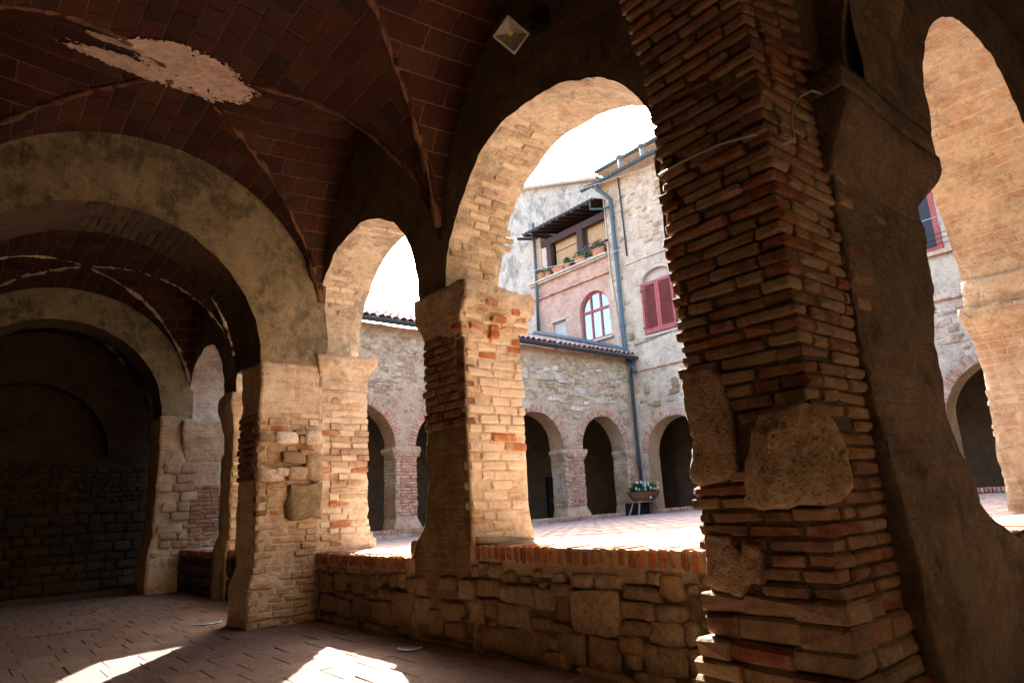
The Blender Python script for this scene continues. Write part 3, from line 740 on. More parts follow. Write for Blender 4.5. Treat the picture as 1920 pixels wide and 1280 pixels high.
for k in range(50): put('brick', 'brick', 'brick_cap', t, (4.35 + k * .075, 1.42, .735), Y, X, Z, (.28, .058, .11), .01)
b = MB(); b.box((4.2, 1.56, .70), (17.4, 1.28 + TH + .1, .783)); bake(b, 'top_slab', 'court_tile', t)

# bricks showing through the plaster of the arch undersides
def arch_bricks(yc, zc, r, a0, a1, dens, seed):
    a = a0; da = .078 / r; row = 0
    while a < a1:
        x = D + .02 + (row % 2) * .12
        while x < D + TH - .1:
            l = R.uniform(.16, .27)
            v = nz((yc + r * math.cos(a), x * 2.0, r * math.sin(a)), 1.6, seed) + (.16 if x < D + .3 else -.06)
            if v > dens:
                er = Vector((0, math.cos(a), math.sin(a))); et = Vector((0, -math.sin(a), math.cos(a)))
                c_ = Vector((x + l / 2, yc, zc)) + er * (r + .036 + R.uniform(-.002, .004))
                put('brick', 'brick', R.choice(('brick_sooty', 'brick_sooty', 'brick_washed')), aw, c_, X, er, et, (l, .09, .06), .05)
            x += l + .012
        a += da; row += 1
arch_bricks(3.61, 3.08, 1.295, .15, 2.9, .08, 3); arch_bricks(6.68, 3.08, 1.285, .2, 2.9, .16, 9)

# ------------------------------------------------------------------ cross arches
def cross_arch(label, y0, y1, mats, res=.06, zs=2.87, xc=1.05, r=1.56, outer=None, leftpil=True, bricks=False):
    t = thing('cross_arch', label, 'arch', (xc, (y0 + y1) / 2, zs))
    front = MB(); soff = MB(); n = int(PI * r / res); xo, zo, ro = 1.3, 3.19, 2.14
    def outp(a):
        c_, s_ = math.cos(a), math.sin(a)
        # ray from arch centre meets vault circle, or the wall sides
        dx, dz = xc - xo, zs - zo
        B_ = dx * c_ + dz * s_; C_ = dx * dx + dz * dz - ro * ro
        return max(r + .2, -B_ + math.sqrt(max(0, B_ * B_ - C_)))
    m = 12
    for i in range(n):
        a0, a1 = PI * i / n, PI * (i + 1) / n
        for yy, fl_ in ((y0, 0), (y1, 1)):
            for k in range(m):
                q = []
                for (a, tt) in ((a0, k / m), (a1, k / m), (a1, (k + 1) / m), (a0, (k + 1) / m)):
                    rr = r + (outp(a) - r) * tt
                    q.append(disp((xc + rr * math.cos(a), yy, zs + rr * math.sin(a)), 1.0))
                front.add(q, [(0, 1, 2, 3) if fl_ else (3, 2, 1, 0)])
        ns = max(3, int((y1 - y0) / .06))
        for k in range(ns):
            q = []
            for (a, tt) in ((a0, k / ns), (a1, k / ns), (a1, (k + 1) / ns), (a0, (k + 1) / ns)):
                q.append(disp((xc + r * math.cos(a), y0 + (y1 - y0) * tt, zs + r * math.sin(a)), 1.0))
            soff.add(q, [(0, 1, 2, 3)])
    def weld(o):
        bm = bmesh.new(); bm.from_mesh(o.data); bmesh.ops.remove_doubles(bm, verts=bm.verts, dist=.0015); bmesh.ops.recalc_face_normals(bm, faces=bm.faces); bm.to_mesh(o.data); bm.free()
        o.data.polygons.foreach_set('use_smooth', [True] * len(o.data.polygons))
    weld(bake(front, 'arch_face', mats[0], t, fix=False)); weld(bake(soff, 'arch_soffit', mats[1], t, fix=False))
    if leftpil: core('left_pilaster', mats[0], t, -.85, -.51, y0, y1, -.2, zs, None, .08)
    return t
def soffit_bricks(t, y0, y1, a0, a1, mat, da, L, dep=.1, proud=.01, face=False, r=1.56, xc=1.05, zs=2.87):
    a = a0; row = 0; nb = 0
    while a < a1:
        u = y0 - .006; first = True
        while u < y1:
            l = L * R.uniform(.85, 1.1) * (.5 if (first and row % 2) else 1); l = min(l, y1 - u + .01)
            if y1 - u - l < .05: l = y1 - u + R.uniform(.0, .02)
            am = a + da / 2; rr = r - proud * R.uniform(.2, 1.4) + dep / 2
            c_ = Vector((xc + rr * math.cos(am), u + l / 2, zs + rr * math.sin(am)))
            er = Vector((math.cos(am), 0, math.sin(am))); et = Vector((-math.sin(am), 0, math.cos(am)))
            if nb < 290: put('brick', 'brick', mat, t, c_, Y, er, et, (l - .01, dep, da * r - .012), .02); nb += 1
            u += l; first = False
        a += da; row += 1
t0 = cross_arch('near cross arch rising over the camera from the foreground pier, bare brick', 1.29, 1.86, ('mortar_dark', 'mortar_dark'))
soffit_bricks(t0, 1.285, 1.87, .015, 1.35, 'brick_dark', .0365, .235, .12, .022)
# brick ends on the camera-side face of that arch
a = .015
while a < 1.2:
    am = a + .018; er = Vector((math.cos(am), 0, math.sin(am))); et = Vector((-math.sin(am), 0, math.cos(am)))
    for rr0 in (1.68, 1.92):
        put('brick', 'brick', 'brick_dark', t0, Vector((1.05, 1.33, 2.87)) + er * (rr0 + .12), er, Y, et, (.22, .1 + R.uniform(0, .02), .045), .02)
    a += .0365
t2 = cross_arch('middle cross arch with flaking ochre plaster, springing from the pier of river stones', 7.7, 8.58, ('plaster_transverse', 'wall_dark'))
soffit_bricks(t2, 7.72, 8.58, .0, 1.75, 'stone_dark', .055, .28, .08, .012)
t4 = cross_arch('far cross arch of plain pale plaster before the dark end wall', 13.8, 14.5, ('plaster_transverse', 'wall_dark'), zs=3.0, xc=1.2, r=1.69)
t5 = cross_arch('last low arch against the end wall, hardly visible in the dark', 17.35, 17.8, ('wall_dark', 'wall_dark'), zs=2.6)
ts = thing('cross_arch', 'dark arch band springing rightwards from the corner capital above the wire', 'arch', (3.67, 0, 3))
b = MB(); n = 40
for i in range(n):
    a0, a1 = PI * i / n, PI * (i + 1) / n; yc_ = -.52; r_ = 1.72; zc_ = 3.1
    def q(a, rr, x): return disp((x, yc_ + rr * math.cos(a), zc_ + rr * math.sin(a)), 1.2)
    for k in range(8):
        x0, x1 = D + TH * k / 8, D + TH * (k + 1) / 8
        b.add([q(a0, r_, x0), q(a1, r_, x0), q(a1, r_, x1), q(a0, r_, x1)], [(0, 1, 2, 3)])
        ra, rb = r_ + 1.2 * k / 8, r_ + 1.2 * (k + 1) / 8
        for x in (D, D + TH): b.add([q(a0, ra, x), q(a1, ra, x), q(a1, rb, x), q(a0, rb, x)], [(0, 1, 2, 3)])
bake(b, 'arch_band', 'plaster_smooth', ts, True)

# ------------------------------------------------------------------ vaults
XC, RX, ZX = 1.3, 2.09, 3.19
def h1(x): s = RX * RX - (x - XC) ** 2; return ZX + math.sqrt(s) if s > 0 else -9
def make_h2(yc, a):
    def h2(x, y):
        s = 1 - ((y - yc) / a) ** 2
        return (3.2 + (2.08 + .17 * ((x - XC) / 2.05) ** 2) * math.sqrt(s)) if s > 0 else -9
    return h2
def vault(label, y0, y1, yc, a, npart, mats=('vault_tile', 'vault_tile_stuff'), sz=(.39, .205), patch=False, rib=.026, tiles=True):
    t = thing('vault', label, 'vault', (XC, yc, 5.2)); h2 = make_h2(yc, a)
    xs = [XC - (RX) * math.cos(PI * i / 90) for i in range(91)]
    ny = 60; yy = []
    for j in range(ny + 1):
        v = yc - a * math.cos(PI * j / ny)
        if y0 - .05 <= v <= y1 + .05: yy.append(v)
    yy = [y0 - .03] + [v for v in yy if y0 < v < y1] + [y1 + .03]
    def hs(x, y): return max(h1(x), h2(x, y), 2.6)
    b = MB(); vs = []
    for v in yy:
        for x in xs:
            z = hs(x, v) + .007; vs.append((x, v, z))
    nxx = len(xs); fs = [(j * nxx + i, j * nxx + i + 1, (j + 1) * nxx + i + 1, (j + 1) * nxx + i) for j in range(len(yy) - 1) for i in range(nxx - 1)]
    b.add(vs, fs); bake(b, 'mortar_shell', 'tile_mortar', t, True)
    if tiles:
        polys = []
        def clip(poly, sgn):
            out = []; n = len(poly)
            for i in range(n):
                p, q = poly[i], poly[(i + 1) % n]; fp, fq = p[3] * sgn, q[3] * sgn
                if fp >= 0: out.append(p)
                if (fp >= 0) != (fq >= 0):
                    s = fp / (fp - fq); out.append(tuple(p[k] + (q[k] - p[k]) * s for k in range(4)))
            return out
        gp = .0065
        # long barrel web: rows along y
        dth = sz[1] / RX; th = .05; row = 0
        while th < PI - .05:
            y = y0 - (row % 2) * sz[0] * .5 - R.uniform(0, .03)
            while y < y1:
                c0, c1 = th + gp / RX, th + dth - gp / RX; ya, yb = max(y + gp, y0), min(y + sz[0] - gp, y1)
                if yb - ya > .03:
                    poly = []
                    for (c_, v) in ((c0, ya), (c1, ya), (c1, yb), (c0, yb)):
                        x = XC - RX * math.cos(c_); z = ZX + RX * math.sin(c_)
                        poly.append((x, v, z, z - h2(x, v)))
                    poly = clip(poly, 1)
                    if len(poly) > 2: polys.append(poly)
                y += sz[0]
            th += dth; row += 1
        # cross web: rows along x
        n = 400; lens = [0]; ph = [PI * i / n for i in range(n + 1)]
        for i in range(n):
            p, q = ph[i], ph[i + 1]
            lens.append(lens[-1] + math.hypot(a * (math.cos(q) - math.cos(p)), 2.15 * (math.sin(q) - math.sin(p))))
        def at(s):
            import bisect
            i = min(n - 1, max(0, bisect.bisect_right(lens, s) - 1)); return ph[i] + (ph[i + 1] - ph[i]) * (s - lens[i]) / (lens[i + 1] - lens[i])
        s = .02; row = 0
        while s < lens[-1] - sz[1]:
            x = XC - 2.05 - (row % 2) * sz[0] * .5
            while x < XC + 2.05:
                pa_, pb_ = at(s + gp), at(s + sz[1] - gp); poly = []
                for (p, xx) in ((pa_, x + gp), (pb_, x + gp), (pb_, min(x + sz[0] - gp, D)), (pa_, min(x + sz[0] - gp, D))):
                    v = yc - a * math.cos(p); z = 3.2 + (2.08 + .17 * ((xx - XC) / 2.05) ** 2) * math.sin(p)
                    vv = min(max(v, y0), y1)
                    poly.append((xx, vv, z, z - h1(xx)))
                poly = clip(poly, 1)
                if len(poly) > 2: polys.append(poly)
                x += sz[0]
            s += sz[1]; row += 1
        def prism(poly):
            P = [Vector(p[:3]) for p in poly]
            nn = Vector()
            for i in range(len(P)): nn += (P[i] - P[0]).cross(P[(i + 1) % len(P)] - P[0])
            if nn.length < 1e-5: return None
            nn.normalize()
            ctr = Vector((XC, yc, 2.5))
            if nn.dot(ctr - P[0]) < 0: nn = -nn; P = P[::-1]
            j = R.uniform(-.001, .002); k = len(P)
            front = [p + nn * j for p in P]; backp = [p - nn * .03 for p in P]
            return front + backp, [tuple(range(k))] + [(i, k + i, k + (i + 1) % k, (i + 1) % k) for i in range(k)]
        def vis_(poly):
            c_ = [sum(p[k] for p in poly) / len(poly) for k in range(3)]; return in_view(c_, .05), (c_[0] ** 2 + c_[1] ** 2 + (c_[2] - 1.1) ** 2)
        info = [(vis_(p), p) for p in polys]
        cand = sorted([(d, i) for i, ((v, d), p) in enumerate(info) if v])[:npart]
        pick = set(i for d, i in cand); b = MB()
        for i, (_, p) in enumerate(info):
            pr = prism(p)
            if pr is None: continue
            if i in pick:
                me = bpy.data.meshes.new('tile'); me.from_pydata([tuple(q) for q in pr[0]], [], pr[1]); me.materials.append(M(mats[0]))
                o = link('tile', me); fit(o, t)
            else: b.add(*pr)
        if b.v: bake(b, 'more_tiles', mats[1], t, fix=False)['kind'] = 'stuff'
    # worn plaster ribs on the groins
    for sx in (-1, 1):
        for sy in (-1, 1):
            pts = []; N = 46
            for k in range(N + 1):
                v = yc + sy * a * (k / N) ** .85 * .995
                if v < y0 or v > y1: continue
                lo, hi = 0.0, 2.04
                f = lambda dx: h1(XC + sx * dx) - h2(XC + sx * dx, v)
                if f(lo) < 0: continue
                for _ in range(30):
                    mid = (lo + hi) / 2
                    if f(mid) > 0: lo = mid
                    else: hi = mid
                pts.append(Vector((XC + sx * lo, v, h1(XC + sx * lo) + .014)))
            if len(pts) < 3: continue
            b = MB(); b.tube([p + noise.noise_vector(p * 6) * .016 + noise.noise_vector(p * 19) * .008 for p in pts], [rib * (.65 + .9 * abs(nz(p, 3, 2)) + .6 * (nz(p, 9) > .15)) for p in pts], 6)
            bake(b, 'groin_rib', 'rib_chalk' if y0 > 8 else 'rib_plaster', t, True)
    if patch:
        b = MB(); st = .0135; vsd = {}
        def inside(x, y):
            # main blob, tail and arm
            q = nz((x, y, 0), 5, 3) * .10 + nz((x, y, 0), 17, 5) * .09 + nz((x * .6, y, 0), 50, 5) * .11
            d1 = math.hypot((x - 1.37 - .25 * (y - 6.1)) / .54, (y - 6.16) / .33)
            d2 = math.hypot((x - .85) / .48, (y - 6.36) / .11)
            d3 = math.hypot((x - .90) / .42, (y - 5.93 + .25 * (x - .9)) / .12)
            return min(d1, d2, d3) + q * 2.0 < 1
        nx_ = int(2.4 / st); ny_ = int(1.4 / st)
        def vid(i, j):
            if (i, j) not in vsd:
                x, y = .1 + i * st, 5.5 + j * st; z = hs(x, y) - .020 - .008 * nz((x, y, 0), 8) - .004 * nz((x, y, 0), 30)
                vsd[(i, j)] = len(b.v); b.v.append((x, y, z))
            return vsd[(i, j)]
        for i in range(nx_):
            for j in range(ny_):
                if inside(.1 + (i + .5) * st, 5.5 + (j + .5) * st): b.f.append((vid(i, j), vid(i + 1, j), vid(i + 1, j + 1), vid(i, j + 1)))
        bake(b, 'plaster_patch', 'patch_plaster', t, True)
    return t
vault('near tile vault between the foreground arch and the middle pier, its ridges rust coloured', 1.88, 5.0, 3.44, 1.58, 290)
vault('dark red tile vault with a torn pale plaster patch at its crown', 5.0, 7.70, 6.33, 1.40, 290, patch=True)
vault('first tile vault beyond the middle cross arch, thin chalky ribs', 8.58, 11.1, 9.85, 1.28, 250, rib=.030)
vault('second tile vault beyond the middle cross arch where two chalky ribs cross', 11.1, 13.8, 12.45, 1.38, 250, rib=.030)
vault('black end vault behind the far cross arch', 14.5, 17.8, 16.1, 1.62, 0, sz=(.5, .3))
# corner vault over the camera and wing vault, barely seen
t = thing('vault', 'black corner vault at the top right', 'vault', (1.3, -.5, 5))
b = MB(); b.box((-1.1, -3.2, 5.3), (17.8, 1.3, 5.6)); bake(b, 'vault_shell', 'wall_dark', t)
# walls that close the corridors
b = MB(); b.box((-1.2, -3.3, -.1), (-.79, 18.2, 5.9)); tag(bake(b, 'corridor_wall', 'plaster_transverse'), 'plain back wall of the corridor on the left, outside the frame', 'wall')
b = MB(); b.box((-1.2, -3.4, -.1), (17.8, -2.9, 5.9)); tag(bake(b, 'corridor_wall', 'plaster_transverse'), 'plain wall closing the corridor behind the camera', 'wall')
b = MB(); b.box((-1.4, -3.5, 5.96), (4.1, 18.4, 6.3)); b.box((4.1, -3.5, 5.96), (17.8, 1.98, 6.3))
tag(bake(b, 'corridor_roof', 'wall_dark'), 'flat roof over the near corridors', 'roof')

# end wall with coursed stones
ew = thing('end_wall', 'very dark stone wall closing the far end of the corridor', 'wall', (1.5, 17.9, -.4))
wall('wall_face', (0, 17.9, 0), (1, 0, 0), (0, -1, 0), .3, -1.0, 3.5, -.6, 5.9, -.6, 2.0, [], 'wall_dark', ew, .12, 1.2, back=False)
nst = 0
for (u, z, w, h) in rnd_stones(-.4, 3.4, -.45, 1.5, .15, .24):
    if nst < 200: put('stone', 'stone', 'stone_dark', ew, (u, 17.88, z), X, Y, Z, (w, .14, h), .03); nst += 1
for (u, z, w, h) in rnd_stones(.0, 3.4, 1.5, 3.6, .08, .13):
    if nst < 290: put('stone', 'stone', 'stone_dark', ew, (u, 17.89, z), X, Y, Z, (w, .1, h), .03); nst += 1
b = MB(); b.box((.95, 17.74, 1.13), (1.24, 17.80, 1.36)); tag(bake(b, 'wall_plate', 'iron_dark'), 'small black plate on the far end wall at the left', 'plate')
b = MB(); b.box((.79, 17.72, 4.15), (1.02, 17.82, 4.5)); tag(bake(b, 'wall_box', 'cable_grey'), 'small grey box high on the far end wall', 'box')
b = MB(); b.tube([(2.86, 17.80, 4.15), (2.84, 17.78, 3.9), (2.88, 17.79, 3.5), (2.88, 17.80, 3.2)], [.03, .022, .016, .012], 8); tag(bake(b, 'hanging_pipe', 'cable_grey', smooth=True), 'thin pinkish pipe hanging on the far end wall', 'pipe')
b = MB(); b.box((-1, 14.55, -.3), (3.2, 14.72, -.05)); tag(bake(b, 'step', 'stone_dark'), 'low dark stone step before the end wall', 'step')

# ------------------------------------------------------------------ courtyard wing at the far side (faces the camera)
YB = 14.8; XB = 17.6
wb = thing('cloister_wing', 'lower stone wing with red brick arches under a clay tile roof, straight across the courtyard', 'building', (10.5, 15, .4))
opsB = [(4.55, 1.05, 1.08), (7.35, 1.08, 1.08), (10.1, 1.08, 1.08), (13.17, 1.07, 1.1), (16.04, 1.01, 1.1)]
wall('wall', (0, YB, 0), (1, 0, 0), (0, -1, 0), .6, 3.4, XB, .0, 5.74, .5, 2.62, opsB, 'court_wall_stone', wb, .12, 1.3, 'plaster_far')
b = MB(); b.box((3.4, 17.9, -.4), (20.6, 18.3, 5.7)); bake(b, 'back_wall', 'mortar_dark', wb)
b = MB(); b.box((3.5, 15.4, -.35), (20.6, 17.9, -.2)); bake(b, 'inner_floor', 'floor_mortar', wb)
b = MB(); b.box((3.45, 15.35, 5.2), (20.5, 17.95, 5.4)); bake(b, 'inner_ceiling', 'wall_dark', wb)
b = MB(); b.box((16.2, 17.80, .2), (16.7, 17.88, 1.95)); f = bake(b, 'door', 'door_dark', wb)
b = MB(); b.tube([(16.28, 17.77, 1.15), (16.62, 17.77, 1.15)], .015, 6); o = bake(b, 'handle', 'galvanised'); o.parent = f; o.matrix_parent_inverse = Matrix.Translation(-wb.location) @ Matrix.Identity(4)
o.matrix_parent_inverse = f.matrix_parent_inverse.inverted() @ Matrix.Translation(-wb.location) if False else Matrix.Identity(4)
bs = thing('stone_pier_skin', None, None) if False else None
def voussoirs(parent, org, du, dn, uc, r, rise, zs, mat, a0=.02, a1=PI - .02, pitch=.072, ln=.25, proud=.012, w=.057):
    org = Vector(org); du = Vector(du); dn = Vector(dn); n = int((a1 - a0) * (r + .05) / pitch)
    for i in range(n):
        a = a0 + (a1 - a0) * (i + .5) / n; er = du * math.cos(a) + Z * math.sin(a); et = -du * math.sin(a) + Z * math.cos(a)
        c_ = org + du * (uc + (r + ln / 2 - .005) * math.cos(a)) + Z * (zs + (rise + ln / 2 - .005) * math.sin(a)) + dn * (proud - .05 + R.uniform(-.004, .004))
        put('brick', 'brick', mat, parent, c_, er, dn, et, (ln * R.uniform(.94, 1.03), .11, w), .02)
for (uc, r, rs) in opsB[1:]:
    voussoirs(wb, (0, YB, 0), X, -Y, uc, r, rs, 2.62, 'brick_pink', pitch=.082, w=.062)
BW = [(13.73, 4.82, 0.57, 0.22), (14.04, 5.11, 0.28, 0.16), (13.11, 4.99, 0.23, 0.16), (13.4, 4.93, 0.29, 0.12), (13.73, 5.06, 0.24, 0.12), (13.31, 4.78, 0.25, 0.16), (14.22, 4.83, 0.39, 0.17), (14.27, 4.95, 0.22, 0.08), (15.1, 4.43, 0.51, 0.28), (15.58, 4.46, 0.26, 0.25), (14.7, 4.37, 0.25, 0.15), (16.68, 5.08, 0.4, 0.28), (16.88, 4.11, 0.07, 0.22), (16.8, 4.03, 0.26, 0.22), (16.64, 4.19, 0.37, 0.11), (16.01, 4.19, 0.45, 0.19), (12.84, 4.87, 0.19, 0.32), (14.38, 4.71, 0.45, 0.07), (14.84, 3.63, 0.31, 0.1), (12.82, 3.9, 0.28, 0.2), (15.68, 5.14, 0.18, 0.16), (16.08, 5.2, 0.27, 0.1), (14.92, 3.89, 0.55, 0.15), (13.81, 4.14, 0.35, 0.12), (14.05, 4.16, 0.2, 0.12), (14.22, 4.11, 0.16, 0.12), (13.39, 5.13, 0.35, 0.18), (15.36, 4.09, 0.22, 0.12), (16.96, 4.88, 0.17, 0.11), (16.11, 4.32, 0.18, 0.09)]
for (x, z, w, h) in BW: put('stone', 'stone', 'stone_pale', wb, (x, YB - .012, z), X, Y, Z, (w, .06, h), .05)
mb = MB()
def mini_stone(mb, c, u, v, w, s):
    k = R.randint(0, 6); me = proto('stone', 'stone_pale')[k]
    c = Vector(c)
    vs = [c + u * (q.co.x * s[0]) + v * (q.co.y * s[1]) + w * (q.co.z * s[2]) for q in me.vertices]
    mb.add(vs, [tuple(p.vertices) for p in me.polygons])
def clear_B(x, z):
    for (uc, r, rs) in opsB:
        if abs(x - uc) < r + .45 and z < 2.62 + math.sqrt(max(0, (r + .42) ** 2 - (x - uc) ** 2)): return False
    for (a, c2, w, h) in BW:
        if abs(x - a) < w * .6 and abs(z - c2) < h * .7: return False
    return True
for k in range(1900):
    x = R.uniform(4, 17.4); z = R.uniform(3.2, 5.5); s = R.uniform(.07, .2)
    if clear_B(x, z): mini_stone(mb, (x, YB + .022, z), X, Y, Z, (s * R.uniform(.9, 2.0), .06, s * R.uniform(.4, .85)))
bake(mb, 'rubble', 'stone_wall_stuff', wb, True, fix=False)['kind'] = 'stuff'
wb.children[-1]['kind'] = 'stuff'
# piers of that wing: brick by brick
for (xa, xb, lab) in ((8.43, 9.02, 'slender red brick pier of the far wing seen through the second arch'), (11.18, 12.1, 'brick pier of the far wing hidden behind the middle pier'),
                      (14.24, 15.03, 'red brick pier of the far wing between its two right hand arches'), (17.05, 17.58, 'corner brick pier of the far wing behind the flower planter')):
    q = thing('courtyard_pier', lab, 'pier', ((xa + xb) / 2, YB + .3, .4))
    core('core', 'court_wall_stone', q, xa + .01, xb - .01, YB - .01, YB + .6, .40, 2.6, lambda z: tuple(v * smooth01((.95 - z) / .35) for v in (.10, .10, .10, .0)), .07, 1.0)
    courses(q, '-y', xa, xb, YB - .03, .95, 2.34, .076, .25, 'brick_pink', (0, .012), None, None, .01, limit=150)
    courses(q, '-x', YB - .03, YB + .6, xa, .95, 2.34, .076, .25, 'brick_pale', (-.004, .006), None, None, .01, limit=80)
    capital(q, 'court_wall_stone', xa, xb, YB - .03, YB + .55, 2.3, 2.62, (.12, .12, .05, .0))
    courses(q, '-y', xa - .06, xb + .06, YB - .07, 2.38, 2.62, .07, .2, 'brick_pink', (0, .008), None, None, .01, start=150, limit=300)
cb = thing('courtyard_kerb', 'brick edged kerb along the foot of the far wing', 'kerb', (10.5, 14.75, .4))
core('kerb_core', 'stucco_grey', cb, 3.99, XB - .05, YB - .13, YB + .5, .2, .60, None, .12, 1.0)
x = 7.0
while x < 17.5:
    put('brick', 'brick', 'brick_pink', cb, (x, YB - .02, .585), Y, X, Z, (.26, .06, .105), .02); x += .078
# roof of that wing
rf = thing('tiled_roof', 'weathered pinkish clay tile roof of the lower wing', 'roof', (10.5, 17, 5.9))
SL = .36; ang = math.atan(SL)
b = MB(); y0r, z0r = YB - .35, 5.80
b.add([(3.2, y0r, z0r), (XB, y0r, z0r), (XB, 20.3, z0r + SL * (20.3 - y0r)), (3.2, 20.3, z0r + SL * (20.3 - y0r))], [(0, 1, 2, 3)])
b.add([(3.2, y0r, z0r - .1), (XB, y0r, z0r - .1), (XB, 20.3, z0r - .1 + SL * (20.3 - y0r)), (3.2, 20.3, z0r - .1 + SL * (20.3 - y0r))], [(0, 1, 2, 3)])
b.add([(3.2, y0r, z0r - .1), (XB, y0r, z0r - .1), (XB, y0r, z0r), (3.2, y0r, z0r)], [(0, 1, 2, 3)])
bake(b, 'underlay', 'roof_clay', rf)
def coppo(L=.46, r0=.085, r1=.105, n=6):
    vs = []; fs = []
    for i, (y, r) in enumerate(((0, r1), (L, r0))):
        for k in range(n + 1):
            a = PI * k / n; vs.append((-r * math.cos(a), y, r * math.sin(a) * .8))
    for k in range(n + 1):
        a = PI * k / n; vs.append((-(r1 - .016) * math.cos(a), 0.0, (r1 - .016) * math.sin(a) * .8))
    for k in range(n): fs.append((k, k + 1, n + 2 + k, n + 1 + k)); fs.append((2 * n + 2 + k, 2 * n + 3 + k, k + 1, k))
    me = bpy.data.meshes.new('roof_tile'); me.from_pydata(vs, [], fs); me.materials.append(M('roof_tile')); return me
CP = coppo(); mb = MB(); rows = 15; npart = 0
for rr in range(rows):
    for c_ in range(66):
        x = 3.6 + c_ * .212 + R.uniform(-.015, .015)
        if x > XB - .08: continue
        yy = y0r - .04 + rr * .36 + R.uniform(-.02, .02); zz = z0r + .02 + SL * (yy - y0r) + R.uniform(0, .012)
        mw = Matrix.Translation((x, yy, zz)) @ Matrix.Rotation(ang - .03, 4, 'X') @ Matrix.Rotation(R.uniform(-.05, .05), 4, 'Z')
        if in_view((x, yy, zz)) and npart < 290 and rr < 6 and x > 7:
            o = bpy.data.objects.new('roof_tile', CP); COL.objects.link(o); o.parent = rf; o.matrix_local = Matrix.Translation(-rf.location) @ mw; npart += 1
        else: mb.add([mw @ v.co for v in CP.vertices], [tuple(p.vertices) for p in CP.polygons])
bake(mb, 'more_roof_tiles', 'roof_tile_stuff', rf, fix=False)['kind'] = 'stuff'
b = MB()
def gutter(mb, p, q, r=.075, n=10):
    p = Vector(p); q = Vector(q); d = (q - p).normalized(); s = d.cross(Z).normalized()
    vs = []
    for e in (p, q):
        for k in range(n + 1):
            a = PI + PI * k / n; vs.append(e + s * (r * math.cos(a)) + Z * (r * math.sin(a)))
    for e in (p, q):
        for k in range(n + 1):
            a = PI + PI * k / n; vs.append(e + s * ((r - .008) * math.cos(a)) + Z * ((r - .008) * math.sin(a)))
    fs = []; m = n + 1
    for k in range(n): fs += [(k, k + 1, m + k + 1, m + k), (2 * m + k, 3 * m + k, 3 * m + k + 1, 2 * m + k + 1), (k, 2 * m + k, 2 * m + k + 1, k + 1), (m + k, m + k + 1, 3 * m + k + 1, 3 * m + k)]
    fs += [(0, m, 3 * m, 2 * m), (n, 2 * m + n, 3 * m + n, m + n)]
    mb.add(vs, fs)
    mb.tube([p + s * r, q + s * r], .012, 5); mb.tube([p - s * r, q - s * r], .012, 5)
gutter(b, (3.3, YB - .43, 5.75), (XB - .06, YB - .43, 5.71), .085)
tag(bake(b, 'gutter', 'gutter_dark', smooth=False), 'long dark gutter along the edge of the lower tiled roof', 'gutter')
b = MB(); b.tube([(XB - .14, 14.65, 5.92), (XB - .14, 15.2, 6.23), (XB - .14, 16.9, 6.86), (XB - .14, 19.4, 7.76)], .085, 10)
tag(bake(b, 'flashing_pipe', 'gutter_blue', smooth=True), 'blue painted pipe rising along the join of tiled roof and tall house', 'pipe')
b = MB(); b.tube([(XB - .15, 14.37, 5.74), (XB - .15, 14.5, 5.45), (XB - .16, 14.62, 5.2), (XB - .16, 14.62, 2.6), (XB - .15, 14.58, .62)], .055, 10)
for z in (4.2, 2.6, 1.4): b.tube([(XB - .16, 14.62, z), (XB - .16, 14.62, z + .04)], .066, 10)
tag(bake(b, 'drain_pipe', 'gutter_dark', smooth=True), 'dark drain pipe running down the courtyard corner to the planter', 'pipe')

# ------------------------------------------------------------------ tall house on the right side of the court
def on_x(o): return o
hb = thing('tall_house', 'tall pale stone and brick house with red shutters above courtyard arches', 'building', (18.5, 9, .5))
opsC = [(1.0, 1.15, 1.15), (4.22, 1.28, 1.28), (7.1, 1.15, 1.15), (10.15, 1.15, 1.15), (13.2, 1.14, 1.15)]
UY = (0, 1, 0); NX = (-1, 0, 0)
def cw(name, u0, u1, z0, z1, zb, zs, ops, mat, T=.35, parent=hb, x=XB, res=.14, amp=1.0, rm=None, back=False):
    return wall(name, (x, 0, 0), UY, NX, T, u0, u1, z0, z1, zb, zs, ops, mat, parent, res, amp, rm, back=back)
cw('arcade_storey', -1.5, 15.3, .2, 5.26, .62, 2.45, opsC, 'court_wall_upper', .6, rm='plaster_far', back=True)
cw('brick_storey', -1.5, 15.3, 5.26, 6.4, 5.26, 6.0, [], 'court_wall_upper')
cw('window_storey', -1.5, 15.3, 6.4, 9.1, 6.4, 8.18, [(5.45, .60, .02), (13.24, .66, .45)], 'court_wall_upper', .22, rm='sill_stone')
cw('upper_wall', -1.5, 15.3, 9.1, 12.45, 9.1, 12.0, [], 'court_wall_upper')
b = MB(); b.box((XB + 2.7, -1.5, -.3), (XB + 2.79, 15.3, 4.2)); bake(b, 'back_wall', 'mortar_dark', hb)
b = MB(); b.box((XB + .6, -1.5, 4.2), (XB + 2.9, 15.3, 4.3)); b.box((XB + 2.8, -1.5, -.3), (XB + 3.1, 17.9, 5)); b.box((XB + .25, -1.5, 5.2), (XB + 7, 19.7, 5.3)); bake(b, 'inner_wall', 'wall_dark', hb)
b = MB(); b.box((XB + .3, -1.6, 5.3), (XB + 7, 15.3, 12.4)); bake(b, 'house_body', 'wall_dark', hb)
for (uc, r, rs) in (opsC[1], opsC[4]): voussoirs(hb, (XB, 0, 0), -Y, -X, -uc, r, rs, 2.45, 'brick_pink', pitch=.085, w=.062)
# thin string courses
for (z, y0_, y1_, m_) in ((9.10, -1, 14.5, 'brick_pale'), (5.25, -1, 14.45, 'brick_pink')):
    y = y0_
    while y < y1_:
        if in_view((XB, y, z)): put('brick', 'brick', m_, hb, (XB - .01, y, z), Y, X, Z, (.27, .09, .055), .01)
        y += .28
